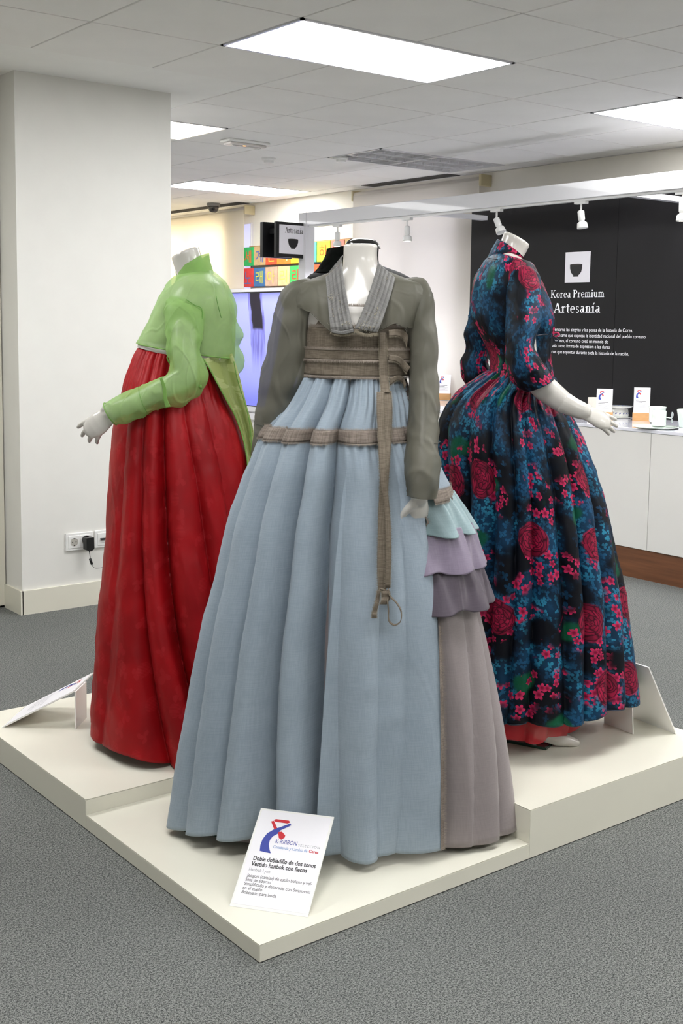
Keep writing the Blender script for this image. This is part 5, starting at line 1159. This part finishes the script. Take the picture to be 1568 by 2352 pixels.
MB().tube(sC1.pos(np.linspace(-math.pi, math.pi, 60), np.full(60, 1.), .001), .0016, 6).build('cuff_edge', M_florh, so, True)
sC2 = Surf([(1118, 612, 1128, 614, .01, .01, .10), (1095, 632, 1150, 640, .05, .05, .13), (1084, 690, 1140, 700, .06, .06, .16), (1076, 735, 1138, 760, .06, .06, .18), (1066, 765, 1130, 790, .06, .06, .19), (1070, 800, 1126, 812, .06, .06, .2), (1060, 830, 1122, 830, .06, .06, .2), (1062, 862, 1130, 848, .06, .06, .2), (1075, 890, 1150, 862, .055, .055, .2)], D)
sC2.mesh('sleeve', M_flor, tC, 90, 90, usc=.08, wr=.010, wsc=9, thick=.0012)
# little tie at the chest
MB().tube(sample([PX(1232, 771, D-.16), PX(1252, 768, D-.13), PX(1268, 770, D-.06), PX(1278, 768, D-.05)], 20), .0022, 8).build('waist_tie', M_florh, tC, True)
for pts in ([(1268, 770), (1276, 764), (1284, 768), (1276, 773), (1268, 771)], [(1270, 772), (1278, 778), (1283, 784), (1274, 784), (1270, 774)]): MB().tube(sample([PX(x, y, D-.05) for x, y in pts], 20), .0026, 8, flat=(FH, .5)).build('bow_loop', M_florh if pts[1][1] > 770 else mat('pink_tie', 'c2245a', .5), tC, True)
g = MB()
cgl = (pz(1254, 1724, ZB)+pz(1333, 1655, ZB))/2
fl = np.array([-1., .0, 0]); e1 = pz(1333, 1655, ZB)-pz(1254, 1724, ZB); L = np.linalg.norm(e1); e1 /= L; n1 = np.array([-e1[1], e1[0], 0]); o_ = pz(1254, 1724, ZB); 
if n1@RH > 0: n1 = -n1
v = [o_, o_+e1*L, o_+e1*L+n1*L, o_+n1*L]
MB().add([p_+np.array([0, 0, z]) for z in (.0005, .0085) for p_ in v], [(0, 1, 2, 3), (7, 6, 5, 4), (0, 4, 5, 1), (1, 5, 6, 2), (2, 6, 7, 3), (3, 7, 4, 0)]).build('glass_base', M_glasse, tC)
cc = sum(v)/4; MB().add([cc+(p_-cc)*.985+np.array([0, 0, z]) for z in (.0086, .009) for p_ in v], [(0, 1, 2, 3), (7, 6, 5, 4), (0, 4, 5, 1), (1, 5, 6, 2), (2, 6, 7, 3), (3, 7, 4, 0)]).build('glass_top', M_glass, tC)

# ------------------------------------------------------------ K : black dressed mannequin behind
D = 4.45; ZB = .0903; base = PX(815, 1500, D)
tK = thing('dressed_mannequin', (base[0], base[1], ZB), 'black mannequin with velvet collar, only neck and shoulders showing behind the grey jacket', 'mannequin')
rK = [(796, 560, 871, 566, .05, .05), (794, 590, 869, 594, .05, .05), (780, 620, 880, 622, .06, .06), (722, 634, 935, 640, .085, .085), (700, 680, 955, 690, .10, .10), (735, 780, 910, 780, .10, .10), (745, 830, 900, 830, .10, .10), (720, 960, 920, 960, .14, .14), (735, 1000, 905, 1000, .12, .12)]
tub = legs(((770, 780, 790), (865, 855, 845)), 960, 1440, D, 0, 0)
for x in (790, 845):
    f0 = q3(x, 1440, D); tub.append(([f0, Vector((f0.x, f0.y, ZB+.06)), Vector((f0.x, f0.y, ZB+.03))+Vector(FH)*.1], [.036, .036, .018]))
body(D, rK, tub, tK, M_blackm, .008)
nr = Surf([(793, 566, 874, 572, .054, .054), (795, 556, 871, 562, .05, .05), (806, 548, 862, 552, .036, .036)], D); nr.mesh('neck_cap', M_blackm, tK, 10, 60, caps=True)
kk_ = Surf([(776, 612, 880, 612, .065, .065), (716, 628, 940, 636, .10, .10), (700, 660, 958, 668, .12, .12), (705, 760, 940, 760, .13, .13), (730, 850, 915, 850, .12, .12), (690, 1000, 945, 1000, .2, .2), (650, 1200, 985, 1200, .25, .25), (625, 1440, 1010, 1440, .28, .28), (620, 1520, 1015, 1520, .28, .28)], D)
kk_.amp = lambda t: .02*np.clip((t-.3)/.3, 0, 1); kk_.valleys([(760, 700), (815, 815), (870, 930)], 1000, 1500, 8); kk_.mesh('dress', mat('matte_black_cloth', '0a0a0c', .7, spec=.3), tK, 80, 160)
ck = Surf([(756, 571, 800, 566, .05, .05), (742, 598, 810, 596, .06, .06), (722, 628, 822, 628, .075, .075)], D); ck.mesh('collar', M_velvet, tK, 30, 80, wr=.008, wsc=20, thick=.004)
